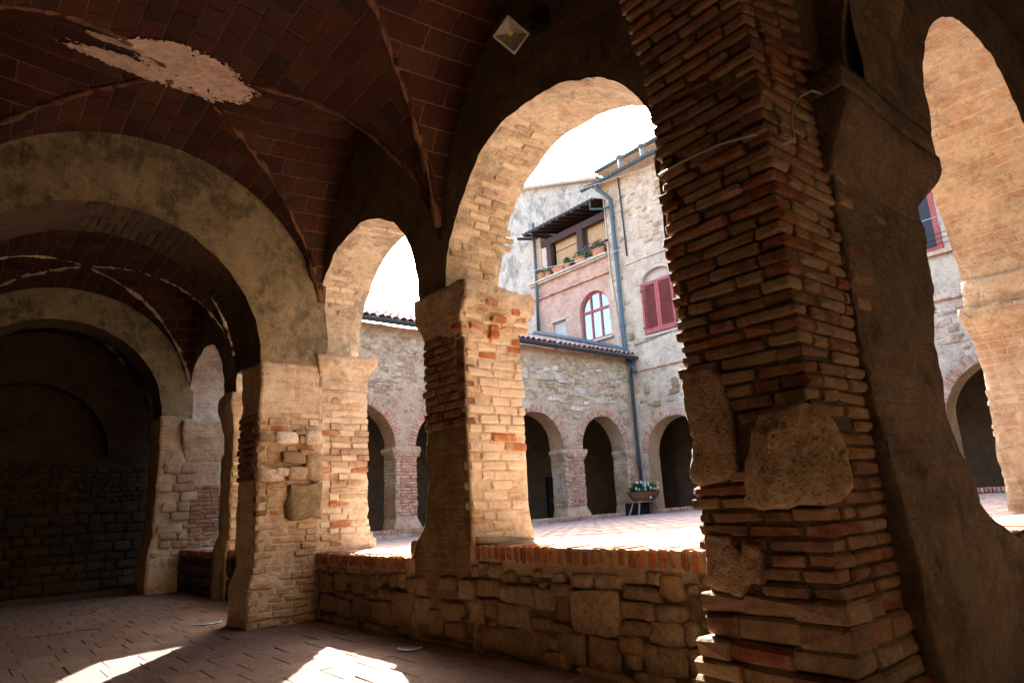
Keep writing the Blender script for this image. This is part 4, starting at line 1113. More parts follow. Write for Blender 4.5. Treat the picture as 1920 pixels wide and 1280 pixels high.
# stones in the tall wall
mb = MB()
for k in range(1500):
    y = R.uniform(2, 15.1); z = R.choice((R.uniform(9.2, 12.3), R.uniform(9.2, 12.3), R.uniform(3.8, 5.1), R.uniform(6.6, 9)))
    if abs(y - 13.24) < 1.3 and 6.2 < z < 9.4: continue
    if abs(y - 5.45) < .8 and z < 8.5 and z > 6.2: continue
    if any(abs(y - o_[0]) < 1.5 and z < 4.0 for o_ in opsC): continue
    s = R.uniform(.08, .24)
    mini_stone(mb, (XB + .024, y, z), Y, X, Z, (s * R.uniform(1, 1.9), .06, s * R.uniform(.4, .85)))
bake(mb, 'rubble', 'stone_wall_stuff', hb, True, fix=False)['kind'] = 'stuff'
for (y, z, w, h) in ((14.1, 4.62, .2, .4), (12.95, 4.62, .24, .34), (12.5, 4.75, .22, .28), (13.75, 4.05, .3, .18), (13.0, 4.35, .35, .18), (12.72, 11.5, .3, .3), (14.55, 6.5, .2, .25)):
    put('stone', 'stone', 'stone_parapet', hb, (XB - .01, y, z), Y, X, Z, (w, .1, h), .05)
# relieving arch over the shutters
voussoirs(hb, (XB, 0, 0), -Y, -X, -13.24, .70, .55, 8.2, 'brick_pale', .0, PI, .075, .33, .018, .055)
b = MB(); N = 16
vs = [(XB + .14, 13.24 - .66, 8.15)] + [(XB + .14, 13.24 - .66 * math.cos(PI * k / N), 8.18 + .46 * math.sin(PI * k / N)) for k in range(N + 1)] + [(XB + .14, 13.24 + .66, 8.15)]
b.add(vs, [tuple(range(len(vs)))]); bake(b, 'lunette', 'plaster_pale', hb)
b = MB(); b.box((XB - .05, 12.45, 6.29), (XB + .1, 14.0, 6.37)); bake(b, 'window_sill', 'sill_stone', hb)
# shutters: two leaves with slats
for (ya, yb, lab) in ((13.235, 13.90, 'left red louvred shutter leaf of the tall house, one slat askew'), (12.58, 13.225, 'right red louvred shutter leaf of the tall house beside the brick pier')):
    s_ = thing('window_shutter', lab, 'shutter', (XB - .06, (ya + yb) / 2, 6.4), 'red shutters of the tall house')
    b = MB(); x0, x1 = XB - .085, XB - .045
    for (a, c_, z0, z1) in ((ya, ya + .08, 6.4, 8.18), (yb - .08, yb, 6.4, 8.18)): b.box((x0, a, z0), (x1, c_, z1))
    for (z0, z1) in ((6.4, 6.56), (8.08, 8.18)): b.box((x0 + .002, ya + .08, z0), (x1 - .002, yb - .08, z1))
    bake(b, 'frame', 'red_paint', s_)
    me = None
    for k in range(27):
        z = 6.585 + k * .0555
        if me is None:
            q = MB(); q.box((-.020, -(yb - ya - .165) / 2, -.004), (.020, (yb - ya - .165) / 2, .004)); o = q.build('slat', 'red_paint', s_); me = o.data
        else: o = bpy.data.objects.new('slat', me); COL.objects.link(o); o.parent = s_
        o.matrix_local = Matrix.Translation((-.005, 0, z - 6.4)) @ Matrix.Rotation(-.75, 4, 'Y') @ Matrix.Rotation(.0 if k != 25 or ya < 13 else .10, 4, 'X')
    b = MB()
    for z in (6.6, 7.9): b.box((XB - .10, (yb if ya > 13 else ya) - .03, z), (XB - .02, (yb if ya > 13 else ya) + .03, z + .07))
    bake(b, 'hinge', 'iron_rust', s_)
b = MB(); b.box((XB + .16, 12.55, 6.4), (XB + .2, 13.93, 8.2)); bake(b, 'dark_opening', 'door_dark', hb)
for (y, lab) in ((14.58, 'rusty iron bar sticking out beside the big blue downpipe'), (12.75, 'rusty iron bar under the right shutter')):
    b = MB(); b.tube([(XB + .02, y, 6.52), (XB - .35, y - .38, 6.33)], .018, 6); tag(bake(b, 'iron_bar', 'iron_rust', smooth=True), lab, 'bar')
b = MB(); b.tube([(XB - .03, 14.45, 6.16), (XB - .03, 12.4, 6.33)], .014, 5); tag(bake(b, 'wall_cable', 'cable_grey'), 'dark cable running under the red shutters', 'cable')
b = MB(); b.tube([(XB - .03, 15.2, 11.9), (XB - .03, 15.18, 9.0), (XB - .03, 14.95, 6.2), (XB - .03, 14.62, 6.22)], .014, 5); tag(bake(b, 'wall_cable', 'cable_grey'), 'thin cable dropping down the left corner of the tall house', 'cable')
# right-hand red window seen past the corner pier
w2 = thing('red_window', 'red framed dark window with a wire rail, high at the right edge', 'window', (XB, 5.45, 6.5))
b = MB()
for (a, c_, z0, z1) in ((4.85, 4.97, 6.45, 8.2), (5.93, 6.05, 6.45, 8.2), (5.40, 5.48, 6.55, 8.1)): b.box((XB - .02, a, z0), (XB + .06, c_, z1))
b.box((XB - .018, 4.97, 8.1), (XB + .058, 5.93, 8.198)); b.box((XB - .018, 4.97, 6.45), (XB + .058, 5.93, 6.55)); bake(b, 'frame', 'red_paint', w2)
b = MB(); b.box((XB + .07, 4.9, 6.5), (XB + .09, 6.0, 8.15)); bake(b, 'pane', 'glass_dark', w2)
b = MB(); b.box((XB - .12, 4.6, 6.33), (XB + .1, 6.2, 6.43)); bake(b, 'sill', 'brick_pink', w2)
b = MB()
for z in (6.55, 6.68, 6.8): b.tube([(XB - .16, 4.55, z), (XB - .16, 6.2, z)], .010, 5)
bake(b, 'rail', 'iron_dark', w2)
# eaves, gutters, vents
b = MB(); b.box((XB - .30, -1.6, 12.45), (XB + 3, 15.55, 12.55)); bake(b, 'eave', 'plaster_pale', hb)
mb = MB()
for k in range(40):
    y = 8.0 + k * .2; me = CP; mw = Matrix.Translation((XB - .36, y, 12.56)) @ Matrix.Scale(.7, 4) @ Matrix.Rotation(-PI / 2, 4, 'Z') @ Matrix.Rotation(.3, 4, 'X')
    mb.add([mw @ v.co for v in me.vertices], [tuple(p.vertices) for p in me.polygons])
bake(mb, 'edge_tiles', 'roof_tile_stuff', hb, fix=False)['kind'] = 'stuff'
b = MB(); gutter(b, (XB - .42, -1.5, 12.52), (XB - .42, 15.95, 12.47), .085); tag(bake(b, 'gutter', 'gutter_blue'), 'blue green gutter along the eave of the tall house', 'gutter')
ub = thing('upper_house', 'set back top storey with its own gutter behind the two roof vents', 'building', (XB + 3, 10, 12))
b = MB(); b.box((XB + 1.0, -1.5, 12.5), (XB + 7, 15.9, 13.52)); bake(b, 'wall', 'plaster_pale', ub)
b = MB(); b.box((XB + .7, -1.5, 13.52), (XB + 7.1, 16.1, 13.6)); bake(b, 'eave', 'court_wall_upper', ub)
b = MB(); gutter(b, (XB + .62, -1.5, 13.64), (XB + .62, 16.1, 13.62), .085); bake(b, 'gutter', 'gutter_blue', ub)
def vent(y, x, lab, g):
    t = thing('roof_vent', lab, 'vent', (x, y, 12.6), g)
    b = MB(); b.tube([(x, y, 12.55), (x, y, 13.15)], .085, 12); b.tube([(x, y, 12.78), (x, y, 12.84)], .10, 12); bake(b, 'pipe', 'galvanised', t, True)
    b = MB(); b.tube([(x, y, 13.24), (x, y, 13.30), (x, y, 13.37)], [.15, .15, .05], 12); bake(b, 'cap', 'galvanised', t, True)
    b = MB()
    for k in range(4): b.tube([(x + .075 * math.cos(k * PI / 2), y + .075 * math.sin(k * PI / 2), 13.12), (x + .085 * math.cos(k * PI / 2), y + .085 * math.sin(k * PI / 2), 13.26)], .010, 5)
    bake(b, 'stay', 'galvanised', t)
vent(14.35, XB + .05, 'left hand galvanised roof vent on the tall house, nearer its corner', 'roof vents'); vent(13.35, XB + .1, 'right hand galvanised roof vent, higher in the view', 'roof vents')
# big blue downpipe with branch
dp = thing('down_pipe', 'big blue downpipe falling from the high gutter to the low roof corner', 'pipe', (XB - .1, 14.8, 6))
b = MB(); b.tube([(XB - .42, 15.2, 12.42), (XB - .40, 15.18, 12.2), (XB - .25, 14.95, 11.95), (XB - .13, 14.83, 11.75), (XB - .12, 14.82, 11.4), (XB - .12, 14.80, 6.2), (XB - .13, 14.74, 5.7), (XB - .17, 14.45, 5.35), (XB - .2, 14.38, 5.2)], .075, 12)
bake(b, 'pipe', 'gutter_blue', dp, True)
b = MB()
for z in (11.0, 9.6, 8.2, 6.9): b.tube([(XB - .12, 14.81, z), (XB - .12, 14.81, z + .05)], .088, 12)
bake(b, 'clamp', 'gutter_blue', dp)
b = MB(); b.tube([(XB - .45, 15.55, 11.85), (XB - .45, 15.55, 11.55), (XB - .2, 15.2, 11.48), (XB - .13, 14.85, 11.45)], .045, 8); bake(b, 'branch', 'gutter_blue', dp, True)
b = MB(); b.tube([(XB - .06, 14.43, 12.5), (XB - .05, 14.40, 11.0), (XB - .05, 14.37, 9.4)], .028, 8); tag(bake(b, 'down_pipe', 'gutter_dark', smooth=True), 'thin dark pipe to the right of the big blue downpipe', 'pipe')

# loggia wing: brick infill, arched red window, terrace with pots
lg = thing('loggia_house', 'narrow brick fronted house with an open timber loggia and flower pots', 'building', (18.5, 17.3, 6))
L0, L1 = 15.3, 19.45
wall('brick_front', (XB + .03, 0, 0), UY, NX, .3, L0, L1, 5.3, 9.25, 6.8, 7.95, [(16.22, .75, .68), (18.1, .37, .02)], 'brick_infill', lg, .12, .8, 'brick_infill', back=False)
wall('brick_parapet', (XB + .02, 0, 0), UY, NX, .3, L0, L1, 9.25, 9.68, 9.25, 9.5, [], 'brick_infill', lg, .2, .8, back=False)
b = MB(); b.box((XB + .5, L0, 5.3), (XB + .6, L1, 9.5)); b.box((XB + .3, L1, 5.3), (XB + 6, L1 + .12, 12.3)); bake(b, 'inner_wall', 'wall_dark', lg)
for z, d in ((9.10, .05), (9.72, .10), (9.80, .14)):
    y = L0 + .02
    while y < L1 - .1: put('brick', 'brick', 'brick_pale' if z > 9.5 else 'brick_pink', lg, (XB + .03 - d / 2, y + .13, z), Y, X, Z, (.26, .1 + d, .062), .004); y += .268
b = MB(); b.box((XB - .11, L0, 9.835), (XB + .35, L1, 9.87)); bake(b, 'ledge', 'sill_stone', lg)
b = MB(); b.box((XB - .04, 17.72, 7.92), (XB + .1, 18.5, 8.0)); bake(b, 'lintel', 'sill_stone', lg)
b = MB(); b.box((XB + .13, 17.72, 6.8), (XB + .16, 18.48, 7.98)); bake(b, 'blind', 'blind_pale', lg)
b = MB(); b.box((XB - .08, 15.35, 6.68), (XB + .2, 17.2, 6.76)); bake(b, 'window_sill', 'sill_stone', lg)
# red arched window
rw = thing('red_window', 'arched red window with three tall panes in the brick front', 'window', (XB + .2, 16.22, 6.8))
def arch_frame(yc_, hw, zb_, zs_, rise, x0, x1, w, mat, parent):
    N = 20
    def prof(hw_, rise_, zb2): return [(yc_ - hw_, zb2)] + [(yc_ - hw_ * math.cos(PI * k / N), zs_ + rise_ * math.sin(PI * k / N)) for k in range(N + 1)] + [(yc_ + hw_, zb2)]
    A, B = prof(hw, rise, zb_), prof(hw - w, rise - w, zb_ + w); n = len(A); mb = MB()
    vs = [(x0, y, z) for y, z in A] + [(x0, y, z) for y, z in B] + [(x1, y, z) for y, z in A] + [(x1, y, z) for y, z in B]
    fs = []
    for i in range(n):
        j = (i + 1) % n
        fs += [(i, j, n + j, n + i), (2 * n + i, 3 * n + i, 3 * n + j, 2 * n + j), (n + i, n + j, 3 * n + j, 3 * n + i), (i, 2 * n + i, 2 * n + j, j)]
    mb.add(vs, fs); return bake(mb, 'frame', mat, parent)
arch_frame(16.22, .745, 6.80, 7.95, .675, XB + .14, XB + .21, .075, 'red_paint', rw)
for y in (15.98, 16.46):
    b = MB(); b.box((XB + .135, y - .035, 6.87), (XB + .205, y + .035, 8.52)); bake(b, 'mullion', 'red_paint', rw)
b = MB(); b.box((XB + .13, 15.52, 7.86), (XB + .20, 16.92, 7.95)); bake(b, 'transom', 'red_paint', rw)
b = MB(); b.box((XB + .02, 15.50, 6.755), (XB + .2, 16.94, 6.83)); bake(b, 'sill_board', 'red_paint', rw)
for (a, c_, z0, z1) in ((15.55, 15.945, 6.87, 7.86), (16.015, 16.425, 6.87, 7.86), (16.495, 16.89, 6.87, 7.86)):
    b = MB(); b.box((XB + .17, a, z0), (XB + .18, c_, z1)); bake(b, 'pane', 'window_glass', rw)
def seg_pane(a, c_):
    ys = [a + (c_ - a) * k / 6 for k in range(7)]; top = [7.95 + .60 * math.sqrt(max(0, 1 - ((y - 16.22) / .67) ** 2)) for y in ys]
    vs = [(XB + .175, y, 7.95) for y in ys] + [(XB + .175, y, z) for y, z in zip(ys, top)]
    mb = MB(); mb.add(vs, [(k, k + 1, 8 + k, 7 + k) for k in range(6)]); bake(mb, 'pane', 'window_glass', rw)
seg_pane(15.56, 15.945); seg_pane(16.015, 16.425); seg_pane(16.495, 16.88)
# loggia roof and timbers
b = MB(); b.add([(XB - .38, L0 + .1, 11.86), (XB - .38, L1 - .30, 11.86), (XB + 3.5, L1 - .30, 12.75), (XB + 3.5, L0 + .1, 12.75)], [(0, 1, 2, 3)])
b.add([(XB - .38, L0 + .1, 11.94), (XB - .38, L1 - .30, 11.94), (XB + 3.5, L1 - .30, 12.83), (XB + 3.5, L0 + .1, 12.83)], [(0, 1, 2, 3)])
b.add([(XB - .38, L0 + .1, 11.86), (XB - .38, L1 - .30, 11.86), (XB - .38, L1 - .30, 11.94), (XB - .38, L0 + .1, 11.94)], [(0, 1, 2, 3)])
bake(b, 'roof', 'dark_wood', lg)
mb = MB()
for k in range(19):
    mw = Matrix.Translation((XB - .42, L0 + .2 + k * .22, 11.93)) @ Matrix.Scale(.75, 4) @ Matrix.Rotation(-PI / 2, 4, 'Z') @ Matrix.Rotation(.22, 4, 'X')
    mb.add([mw @ v.co for v in CP.vertices], [tuple(p.vertices) for p in CP.polygons])
bake(mb, 'edge_tiles', 'roof_tile_stuff', lg, fix=False)['kind'] = 'stuff'
for k in range(11):
    y = L0 + .35 + k * .4
    b = MB(); b.add([(XB - .5, y, 11.76), (XB - .5, y + .09, 11.76), (XB + 2, y + .09, 12.31), (XB + 2, y, 12.31), (XB - .5, y, 11.86), (XB - .5, y + .09, 11.86), (XB + 2, y + .09, 12.41), (XB + 2, y, 12.41)],
        [(0, 1, 2, 3), (4, 7, 6, 5), (0, 4, 5, 1), (1, 5, 6, 2), (2, 6, 7, 3), (3, 7, 4, 0)]); bake(b, 'rafter', 'dark_wood', lg)
b = MB(); b.box((XB + .05, L0 + .05, 11.25), (XB + .28, L1 - .6, 11.52)); bake(b, 'beam', 'dark_wood', lg)
for (a, c_) in ((16.55, 16.85), (18.35, 18.55)):
    b = MB(); b.box((XB + .06, a, 9.84), (XB + .26, c_, 11.26)); bake(b, 'post', 'dark_wood', lg)
b = MB(); b.box((XB + .02, 18.9, 9.85), (XB + .35, L1, 11.7)); b.box((XB + 1.5, L0, 9.6), (XB + 1.6, L1, 12.2)); bake(b, 'loggia_wall', 'court_wall_stone', lg)
b = MB(); b.box((XB + .05, 18.60, 9.85), (XB + .12, 18.88, 11.2)); bake(b, 'shutter_board', 'plaster_pale', lg)
for (a, c_, zt, zb_) in ((15.38, 16.50, 11.24, 10.32), (16.92, 18.30, 11.24, 10.92), (16.92, 18.30, 10.88, 10.30)):
    n = int((c_ - a) / .05)
    q = MB()
    for k in range(n): q.box((XB + .29 + .012 * (k % 2), a + k * .05, zb_), (XB + .31 + .012 * (k % 2), a + k * .05 + .047, zt))
    bake(q, 'blind', 'blind_straw', lg)
b = MB(); gutter(b, (XB - .45, L0 + .1, 11.90), (XB - .45, L1 - .15, 11.88), .07); tag(bake(b, 'gutter', 'gutter_dark'), 'dark green gutter sloping over the timber loggia', 'gutter')
b = MB(); b.tube([(XB - .1, 19.12, 12.4), (XB - .1, 19.14, 9.8), (XB - .1, 19.2, 7.7)], .065, 10); tag(bake(b, 'down_pipe', 'gutter_blue', smooth=True), 'blue downpipe on the left edge of the loggia house', 'pipe')
b = MB(); b.tube([(XB - .02, 15.42, 10.2), (XB - .4, 15.2, 10.12), (XB - .42, 14.95, 10.1)], .02, 6); b.tube([(XB - .42, 14.9, 10.1), (XB - .42, 15.0, 10.1)], .05, 8); tag(bake(b, 'iron_bar', 'iron_dark'), 'short black iron arm beside the rightmost flower pot', 'bar')
# pots
def leaves(mb, c, rad, n, s, flat=.8, rr=None):
    rr = rr or R
    for k in range(n):
        d = Vector((rr.gauss(0, 1), rr.gauss(0, 1), rr.gauss(0, 1))).normalized() * rr.uniform(.3, 1) ** .5
        p = Vector(c) + Vector((d.x * rad[0], d.y * rad[1], abs(d.z) * rad[2]))
        u = Vector((rr.uniform(-1, 1), rr.uniform(-1, 1), rr.uniform(-.3, 1))).normalized(); v = u.cross(Vector((rr.uniform(-1, 1), rr.uniform(-1, 1), rr.uniform(-1, 1)))).normalized()
        l = s * rr.uniform(.6, 1.3); w = l * .28
        mb.add([p, p + u * l * .5 + v * w, p + u * l, p + u * l * .5 - v * w], [(0, 1, 2, 3)])
def pot(y, lng, rad, h, lab, plant, nleaf, flowers=None, z0=9.872, x=XB + .02):
    t = thing('flower_pot', lab, 'flower pot', (x, y, z0), 'terracotta pots on the loggia ledge')
    N = 20; mb = MB(); rings = []
    for (s, zz) in ((.72, 0), (.95, h * .82), (1.06, h * .83), (1.08, h), (.96, h), (.92, h * .85)):
        rings.append([(x + rad * s * math.cos(2 * PI * k / N), y + (lng * s) * math.sin(2 * PI * k / N) * (1 if lng < .2 else min(1, 1)), z0 + zz) for k in range(N)])
    vs = [p for r_ in rings for p in r_]; fs = [tuple(range(N))]
    for j in range(len(rings) - 1):
        for k in range(N): fs.append((j * N + k, j * N + (k + 1) % N, (j + 1) * N + (k + 1) % N, (j + 1) * N + k))
    mb.add(vs, fs); bake(mb, 'pot', 'terracotta', t)
    mb = MB(); mb.add(rings[-1], [tuple(range(N))]); bake(mb, 'soil', 'soil', t)
    if nleaf:
        mb = MB(); leaves(mb, (x, y, z0 + h), (rad * 1.2, lng * 1.1, plant), nleaf, .09); bake(mb, 'foliage', 'leaf_green' if nleaf % 2 else 'leaf_pale', t, fix=False)['kind'] = 'stuff'
    if flowers:
        mb = MB(); leaves(mb, (x - .05, y + flowers[2], z0 + h + flowers[1]), (rad, lng * .7, .12), flowers[0], .045); bake(mb, 'flowers', 'petal_purple', t, fix=False)['kind'] = 'stuff'
pot(18.98, .26, .14, .24, 'leftmost terracotta pot on the ledge with purple flowers', .22, 121, (90, .12, .1))
pot(18.52, .12, .12, .20, 'smallest round terracotta pot with a pale green tuft', .16, 70)
pot(17.92, .36, .14, .24, 'long empty looking terracotta trough left of the post', .0, 0)
pot(17.42, .14, .12, .20, 'small pot with bright leaves right of the long trough', .30, 141)
pot(16.72, .28, .14, .24, 'terracotta trough before the dark post with trailing grey green leaves', .30, 180)
pot(15.75, .34, .15, .26, 'rightmost and largest terracotta pot with lavender', .34, 221, (60, .22, .3))
mb = MB(); leaves(mb, (XB, 16.3, 10.0), (.15, .5, .38), 260, .08); tag(bake(mb, 'lavender_bush', 'leaf_pale', fix=False), 'grey green lavender spilling between the two right pots', 'plant')
mb = MB(); leaves(mb, (XB - .02, 16.35, 10.15), (.15, .35, .35), 80, .045); o = bake(mb, 'lavender_flowers', 'petal_purple', fix=False)
tag(o, 'faint purple lavender blossom above the right hand pots', 'flowers')
mb = MB(); leaves(mb, (XB + .1, 18.7, 10.1), (.12, .2, .55), 110, .08); tag(bake(mb, 'trailing_plant', 'leaf_green', fix=False), 'slim dark plant beside the loggia shutter above the leftmost pots', 'plant')

# grey stucco house behind
gh = thing('stucco_house', 'mottled grey stucco gable rising behind the loggia roof', 'building', (21, 18, 6))
b = MB(); gy = [(14.9, 14.95), (24.5, 13.9)]
xg = XB + 1.9
pr = [(15.1, 5), (15.1, 13.5), (17.1, 14.02), (20.0, 14.98), (24.6, 16.4), (24.6, 5)]
vs = [(xg, y, z) for y, z in pr] + [(xg + 6, y, z) for y, z in pr]; n = len(pr)
b.add(vs, [tuple(range(n)), tuple(range(2 * n - 1, n - 1, -1))] + [(i, n + i, n + (i + 1) % n, (i + 1) % n) for i in range(n)]); bake(b, 'wall', 'stucco_grey', gh)
b = MB(); b.add([(xg - .25, y, z + dz) for dz in (0, .14) for y, z in ((17.0, 14.03), (20.0, 15.0), (24.8, 16.48))] + [(xg + 6, y, z + dz) for dz in (0, .14) for y, z in ((17.0, 14.03), (20.0, 15.0), (24.8, 16.48))],
     [(0, 1, 4, 3), (1, 2, 5, 4), (3, 4, 10, 9), (4, 5, 11, 10), (0, 6, 7, 1), (1, 7, 8, 2)]); bake(b, 'roof_edge', 'plaster_pale', gh)
b = MB(); b.box((XB + .35, 19.6, 5), (XB + 1.9, 22.5, 12.0)); tag(bake(b, 'pale_house', 'stucco_grey'), 'pale wall left of the loggia house, above the tiled roof', 'building')
rh = thing('sun_block_house', 'tall stucco block added behind the far wing to shade the courtyard, hidden by the middle pier', 'building', (22, 27, 0))  # added house, unseen from the camera, keeps sun off most of the court
b = MB(); b.box((19.5, 25.6, 0), (22, 31, 16.4)); bake(b, 'wall', 'stucco_grey', rh)
b = MB(); pr = [(19.2, 16.42), (22.3, 16.42), (20.7, 17.3)]; b.add([(x, y, z) for y in (25.3, 31.3) for x, z in pr], [(0, 1, 2), (5, 4, 3), (0, 3, 4, 1), (1, 4, 5, 2), (2, 5, 3, 0)]); bake(b, 'roof', 'roof_clay', rh)
for y in (26.6, 28.3, 30.0):
    b = MB(); b.box((19.44, y - .4, 13.6), (19.5, y + .4, 15.1)); bake(b, 'window', 'glass_dark', rh)
# clothes lines
b = MB(); b.tube([(XB - .8, 19.3, 13.35), (XB - .8, 16.0, 12.35), (XB - .8, 12.4, 11.75)], .008, 5); tag(bake(b, 'clothes_line', 'string'), 'upper clothes line crossing the tall house under its gutter', 'line')
b = MB(); b.tube([(XB - .5, 19.4, 10.25), (XB - .5, 17, 9.85), (XB - .5, 14.2, 9.5)], .010, 5); tag(bake(b, 'clothes_line', 'string'), 'lower clothes line running past the flower pots', 'line')
b = MB(); b.tube([(XB - .4, 6.2, 7.1), (XB - .4, 4.4, 7.15)], .008, 5); tag(bake(b, 'clothes_line', 'string'), 'short line before the red framed window at the right', 'line')
ck = thing('courtyard_kerb', 'brick edged kerb along the foot of the tall house', 'kerb', (XB, 9, .4))
core('kerb_core', 'stucco_grey', ck, XB - .12, XB + .5, 2.0, 14.6, .3, .66, None, .12, 1.0)
y = 2.2
while y < 14.3:
    zz = cz(XB, y) + .12
    if in_view((XB, y, zz)): put('brick', 'brick', 'brick_pink', ck, (XB - .02, y, zz - .05), X, Y, Z, (.27, .06, .11), .02)
    y += .08

# ------------------------------------------------------------------ small things
# planter
pl = thing('flower_planter', 'wooden half barrel planter full of white flowers at the courtyard corner', 'planter', (16.95, 14.2, .55))
mb = MB(); N = 24; rings = []
cx, cy = 16.95, 14.15
for (sx, sy, z) in ((.42, .20, .96), (.60, .26, 1.08), (.74, .30, 1.25), (.70, .26, 1.25), (.66, .22, 1.2)):
    rings.append([(cx + sx * math.cos(2 * PI * k / N), cy + sy * math.sin(2 * PI * k / N), z) for k in range(N)])
vs = [p for r_ in rings for p in r_]; fs = [tuple(range(N))]
for j in range(len(rings) - 1):
    for k in range(N): fs.append((j * N + k, j * N + (k + 1) % N, (j + 1) * N + (k + 1) % N, (j + 1) * N + k))
mb.add(vs, fs); bake(mb, 'trough', 'planter_wood', pl)
mb = MB(); mb.add(rings[-1], [tuple(range(N))]); bake(mb, 'soil', 'soil', pl)
for sx in (-1, 1):
    for sy in (-1, 1):
        b = MB(); b.tube([(cx + sx * .36, cy + sy * .12, .98), (cx + sx * .56, cy + sy * .20, .50)], .028, 6); bake(b, 'leg', 'stand_wood', pl)
b = MB(); b.box((cx - .44, cy - .17, .93), (cx + .44, cy + .17, .975)); bake(b, 'stand_board', 'stand_wood', pl)
b = MB(); b.tube([(cx - .02, cy - .285, 1.07), (cx - .02, cy - .30, 1.07)], .04, 10); bake(b, 'badge', 'petal_white', pl)
b = MB(); leaves(b, (cx, cy, 1.22), (.62, .25, .32), 700, .11); bake(b, 'foliage', 'leaf_green', pl, fix=False)['kind'] = 'stuff'
rr = random.Random(3)
for k in range(26):
    p = Vector((cx + rr.gauss(0, .24), cy - .20 + rr.uniform(-.06, .08), 1.32 + rr.uniform(0, .24) - .0))
    mb = MB()
    for j in range(6):
        a = j * PI / 3; u = Vector((math.cos(a), -.35, math.sin(a))).normalized(); v = u.cross(Y).normalized()
        mb.add([p, p + u * .03 + v * .02, p + u * .055, p + u * .03 - v * .02], [(0, 1, 2, 3)])
    mb.tube([p + Vector((0, -.012, 0)), p + Vector((0, -.02, 0))], .012, 6)
    bake(mb, 'flower', 'petal_white', pl, fix=False)
b = MB(); b.box((cx - .35, cy + .1, .5), (cx + .35, cy + .5, .92)); tag(bake(b, 'dark_box', 'iron_dark'), 'dark box on the ground behind the planter stand', 'box')
# potted shrub seen through the farthest opening
ps = thing('potted_shrub', 'small green shrub in a pot glimpsed through the far left opening', 'plant', (4.55, 14.0, .5))
b = MB(); b.tube([(4.55, 14.0, .45), (4.55, 14.0, .85)], [.16, .22], 14); bake(b, 'pot', 'terracotta', ps)
b = MB(); leaves(b, (4.5, 13.95, .85), (.35, .3, .55), 500, .10); bake(b, 'foliage', 'leaf_green', ps, fix=False)['kind'] = 'stuff'
# floodlight on the wall above the big arch
fd = thing('flood_light', 'square floodlight with a silver reflector fixed under the vault', 'lamp', (3.1, 3.49, 4.75))
fn = (Vector((0, 0, 1.1)) - Vector((3.06, 3.46, 4.75))).normalized(); fn = (fn + Vector((.0, 0.0, -.15))).normalized()
fu = fn.cross(Z).normalized(); fw = fu.cross(fn).normalized()
ca, sa = math.cos(.72), math.sin(.72); fu, fw = fu * ca + fw * sa, fw * ca - fu * sa
fc = Vector((3.06, 3.46, 4.74)); hw, hh = .112, .10
def fp(u, w, d): return fc + fu * (u * hw) + fw * (w * hh) + fn * d
mb = MB(); A = [fp(u, w, .0) for u, w in ((-1, -1), (1, -1), (1, 1), (-1, 1))]; B_ = [fp(u, w, .0) for u, w in ((-.84, -.82), (.84, -.82), (.84, .82), (-.84, .82))]
A2 = [p - fn * .035 for p in A]; B2 = [p - fn * .02 for p in B_]
mb.add(A + B_ + A2 + B2, [(i, (i + 1) % 4, 4 + (i + 1) % 4, 4 + i) for i in range(4)] + [(i, 8 + i, 8 + (i + 1) % 4, (i + 1) % 4) for i in range(4)] + [(4 + i, 4 + (i + 1) % 4, 12 + (i + 1) % 4, 12 + i) for i in range(4)])
bake(mb, 'frame', 'lamp_frame', fd)
mb = MB(); back_ = [fc - fn * .12 + fu * (u * .09) + fw * (w * .08) for u, w in ((-1, -1), (1, -1), (1, 1), (-1, 1))]
mb.add(A2 + back_, [(i, (i + 1) % 4, 4 + (i + 1) % 4, 4 + i) for i in range(4)] + [(4, 5, 6, 7)]); bake(mb, 'housing', 'lamp_black', fd)
led = [fc - fn * .075 + fu * (u * .018 + .01) + fw * (w * .018 + .004) for u, w in ((-1, -1), (1, -1), (1, 1), (-1, 1))]
mb = MB(); mb.add(B2 + led, [(i, (i + 1) % 4, 4 + (i + 1) % 4, 4 + i) for i in range(4)]); bake(mb, 'reflector', 'reflector', fd)
mb = MB(); mb.add(led, [(0, 1, 2, 3)]); bake(mb, 'led', 'led_yellow', fd)
b = MB(); b.tube([fc - fn * .08 + fu * .0, fc - fn * .16 + Z * .08, Vector((3.33, 3.38, 4.93))], .018, 6); b.box((3.27, 3.30, 4.86), (3.36, 3.46, 5.02)); bake(b, 'bracket', 'lamp_black', fd)
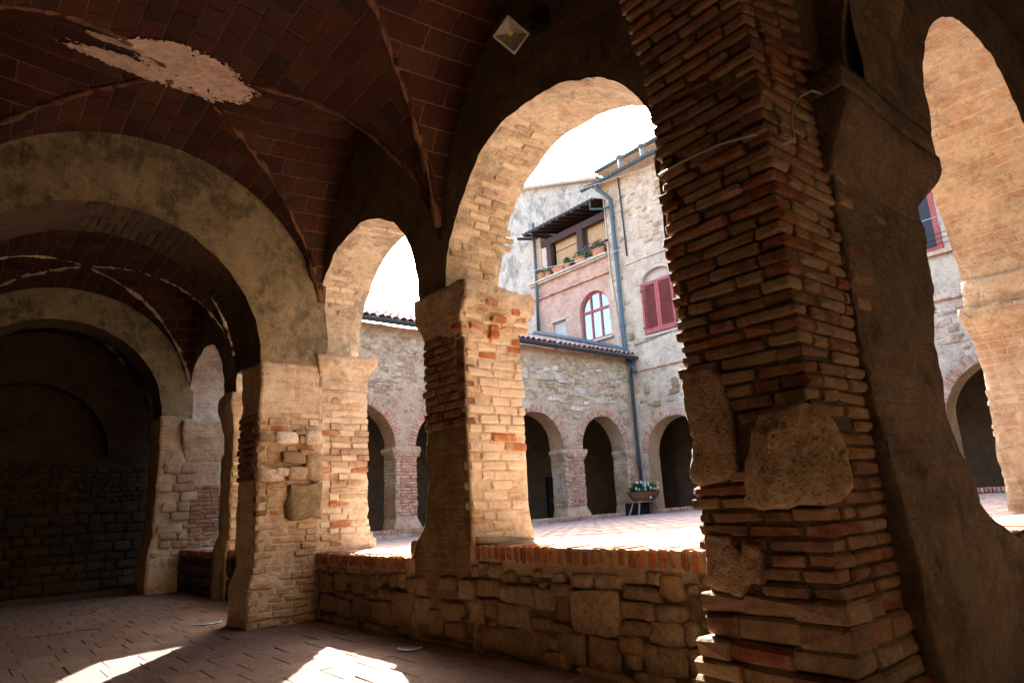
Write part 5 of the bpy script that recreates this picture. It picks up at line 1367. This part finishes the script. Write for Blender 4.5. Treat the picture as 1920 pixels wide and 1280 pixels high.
# wires on the foreground pier
b = MB(); b.tube([(2.585, 1.86, 2.67), (2.575, 1.72, 2.675), (2.57, 1.5, 2.665), (2.575, 1.32, 2.63)], .007, 8); tag(bake(b, 'conduit', 'conduit_white', smooth=True), 'pale conduit clipped slantwise across the foreground brick pier', 'pipe')
b = MB(); b.tube([(2.62, 1.24, 2.60), (2.66, 1.22, 2.585), (2.70, 1.215, 2.60), (2.69, 1.21, 2.68), (2.72, 1.205, 2.76), (2.80, 1.2, 2.84), (2.93, 1.2, 2.92), (3.07, 1.21, 2.96)], .006, 8); tag(bake(b, 'cable', 'conduit_white', smooth=True), 'white cable looping up behind the stone capital', 'cable')
b = MB(); b.box((2.655, 1.215, 2.575), (2.685, 1.25, 2.60)); tag(bake(b, 'junction_clip', 'conduit_white'), 'little pale clip at the corner of the foreground pier where cables meet', 'clip')
b = MB(); b.tube([(3.60, 1.14, 3.05), (3.57, 1.13, 3.4), (3.56, 1.12, 3.8), (3.60, 1.1, 4.3)], .012, 8); tag(bake(b, 'cable', 'cable_grey', smooth=True), 'grey cable hanging above the corner capital', 'cable')
# covers and slot in the floor
def cover(x, y, r, lab):
    t = thing('drain_cover', lab, 'drain cover', (x, y, fz(y)), 'round floor covers')
    b = MB(); b.tube([(x, y, fz(y) - .01), (x, y, fz(y) + .010)], r, 28); bake(b, 'plate', 'cover_metal', t)
    b = MB()
    N = 28
    for k in range(N):
        a0, a1 = 2 * PI * k / N, 2 * PI * (k + 1) / N
        b.add([(x + q * math.cos(a), y + q * math.sin(a), fz(y) + zz) for (q, a, zz) in ((r, a0, .018), (r, a1, .018), (r + .018, a1, .012), (r + .018, a0, .012))], [(0, 1, 2, 3)])
    bake(b, 'ring', 'galvanised', t)
cover(3.08, 5.2, .085, 'round metal floor cover before the second parapet, near the bright patch'); cover(2.46, 8.72, .15, 'round metal floor cover at the foot of the river stone pier')
gt = thing('floor_grate', 'narrow dark slotted grate in the floor at the left', 'grate', (1.15, 9.75, fz(9.75)))
b = MB(); z = fz(9.75)
b.box((.80, 9.66, z - .02), (1.52, 9.84, z + .002)); bake(b, 'pit', 'iron_dark', gt)
for k in range(15): b = MB(); b.box((.82 + k * .048, 9.66, z + .002), (.842 + k * .048, 9.84, z + .008)); bake(b, 'bar', 'iron_rust', gt)
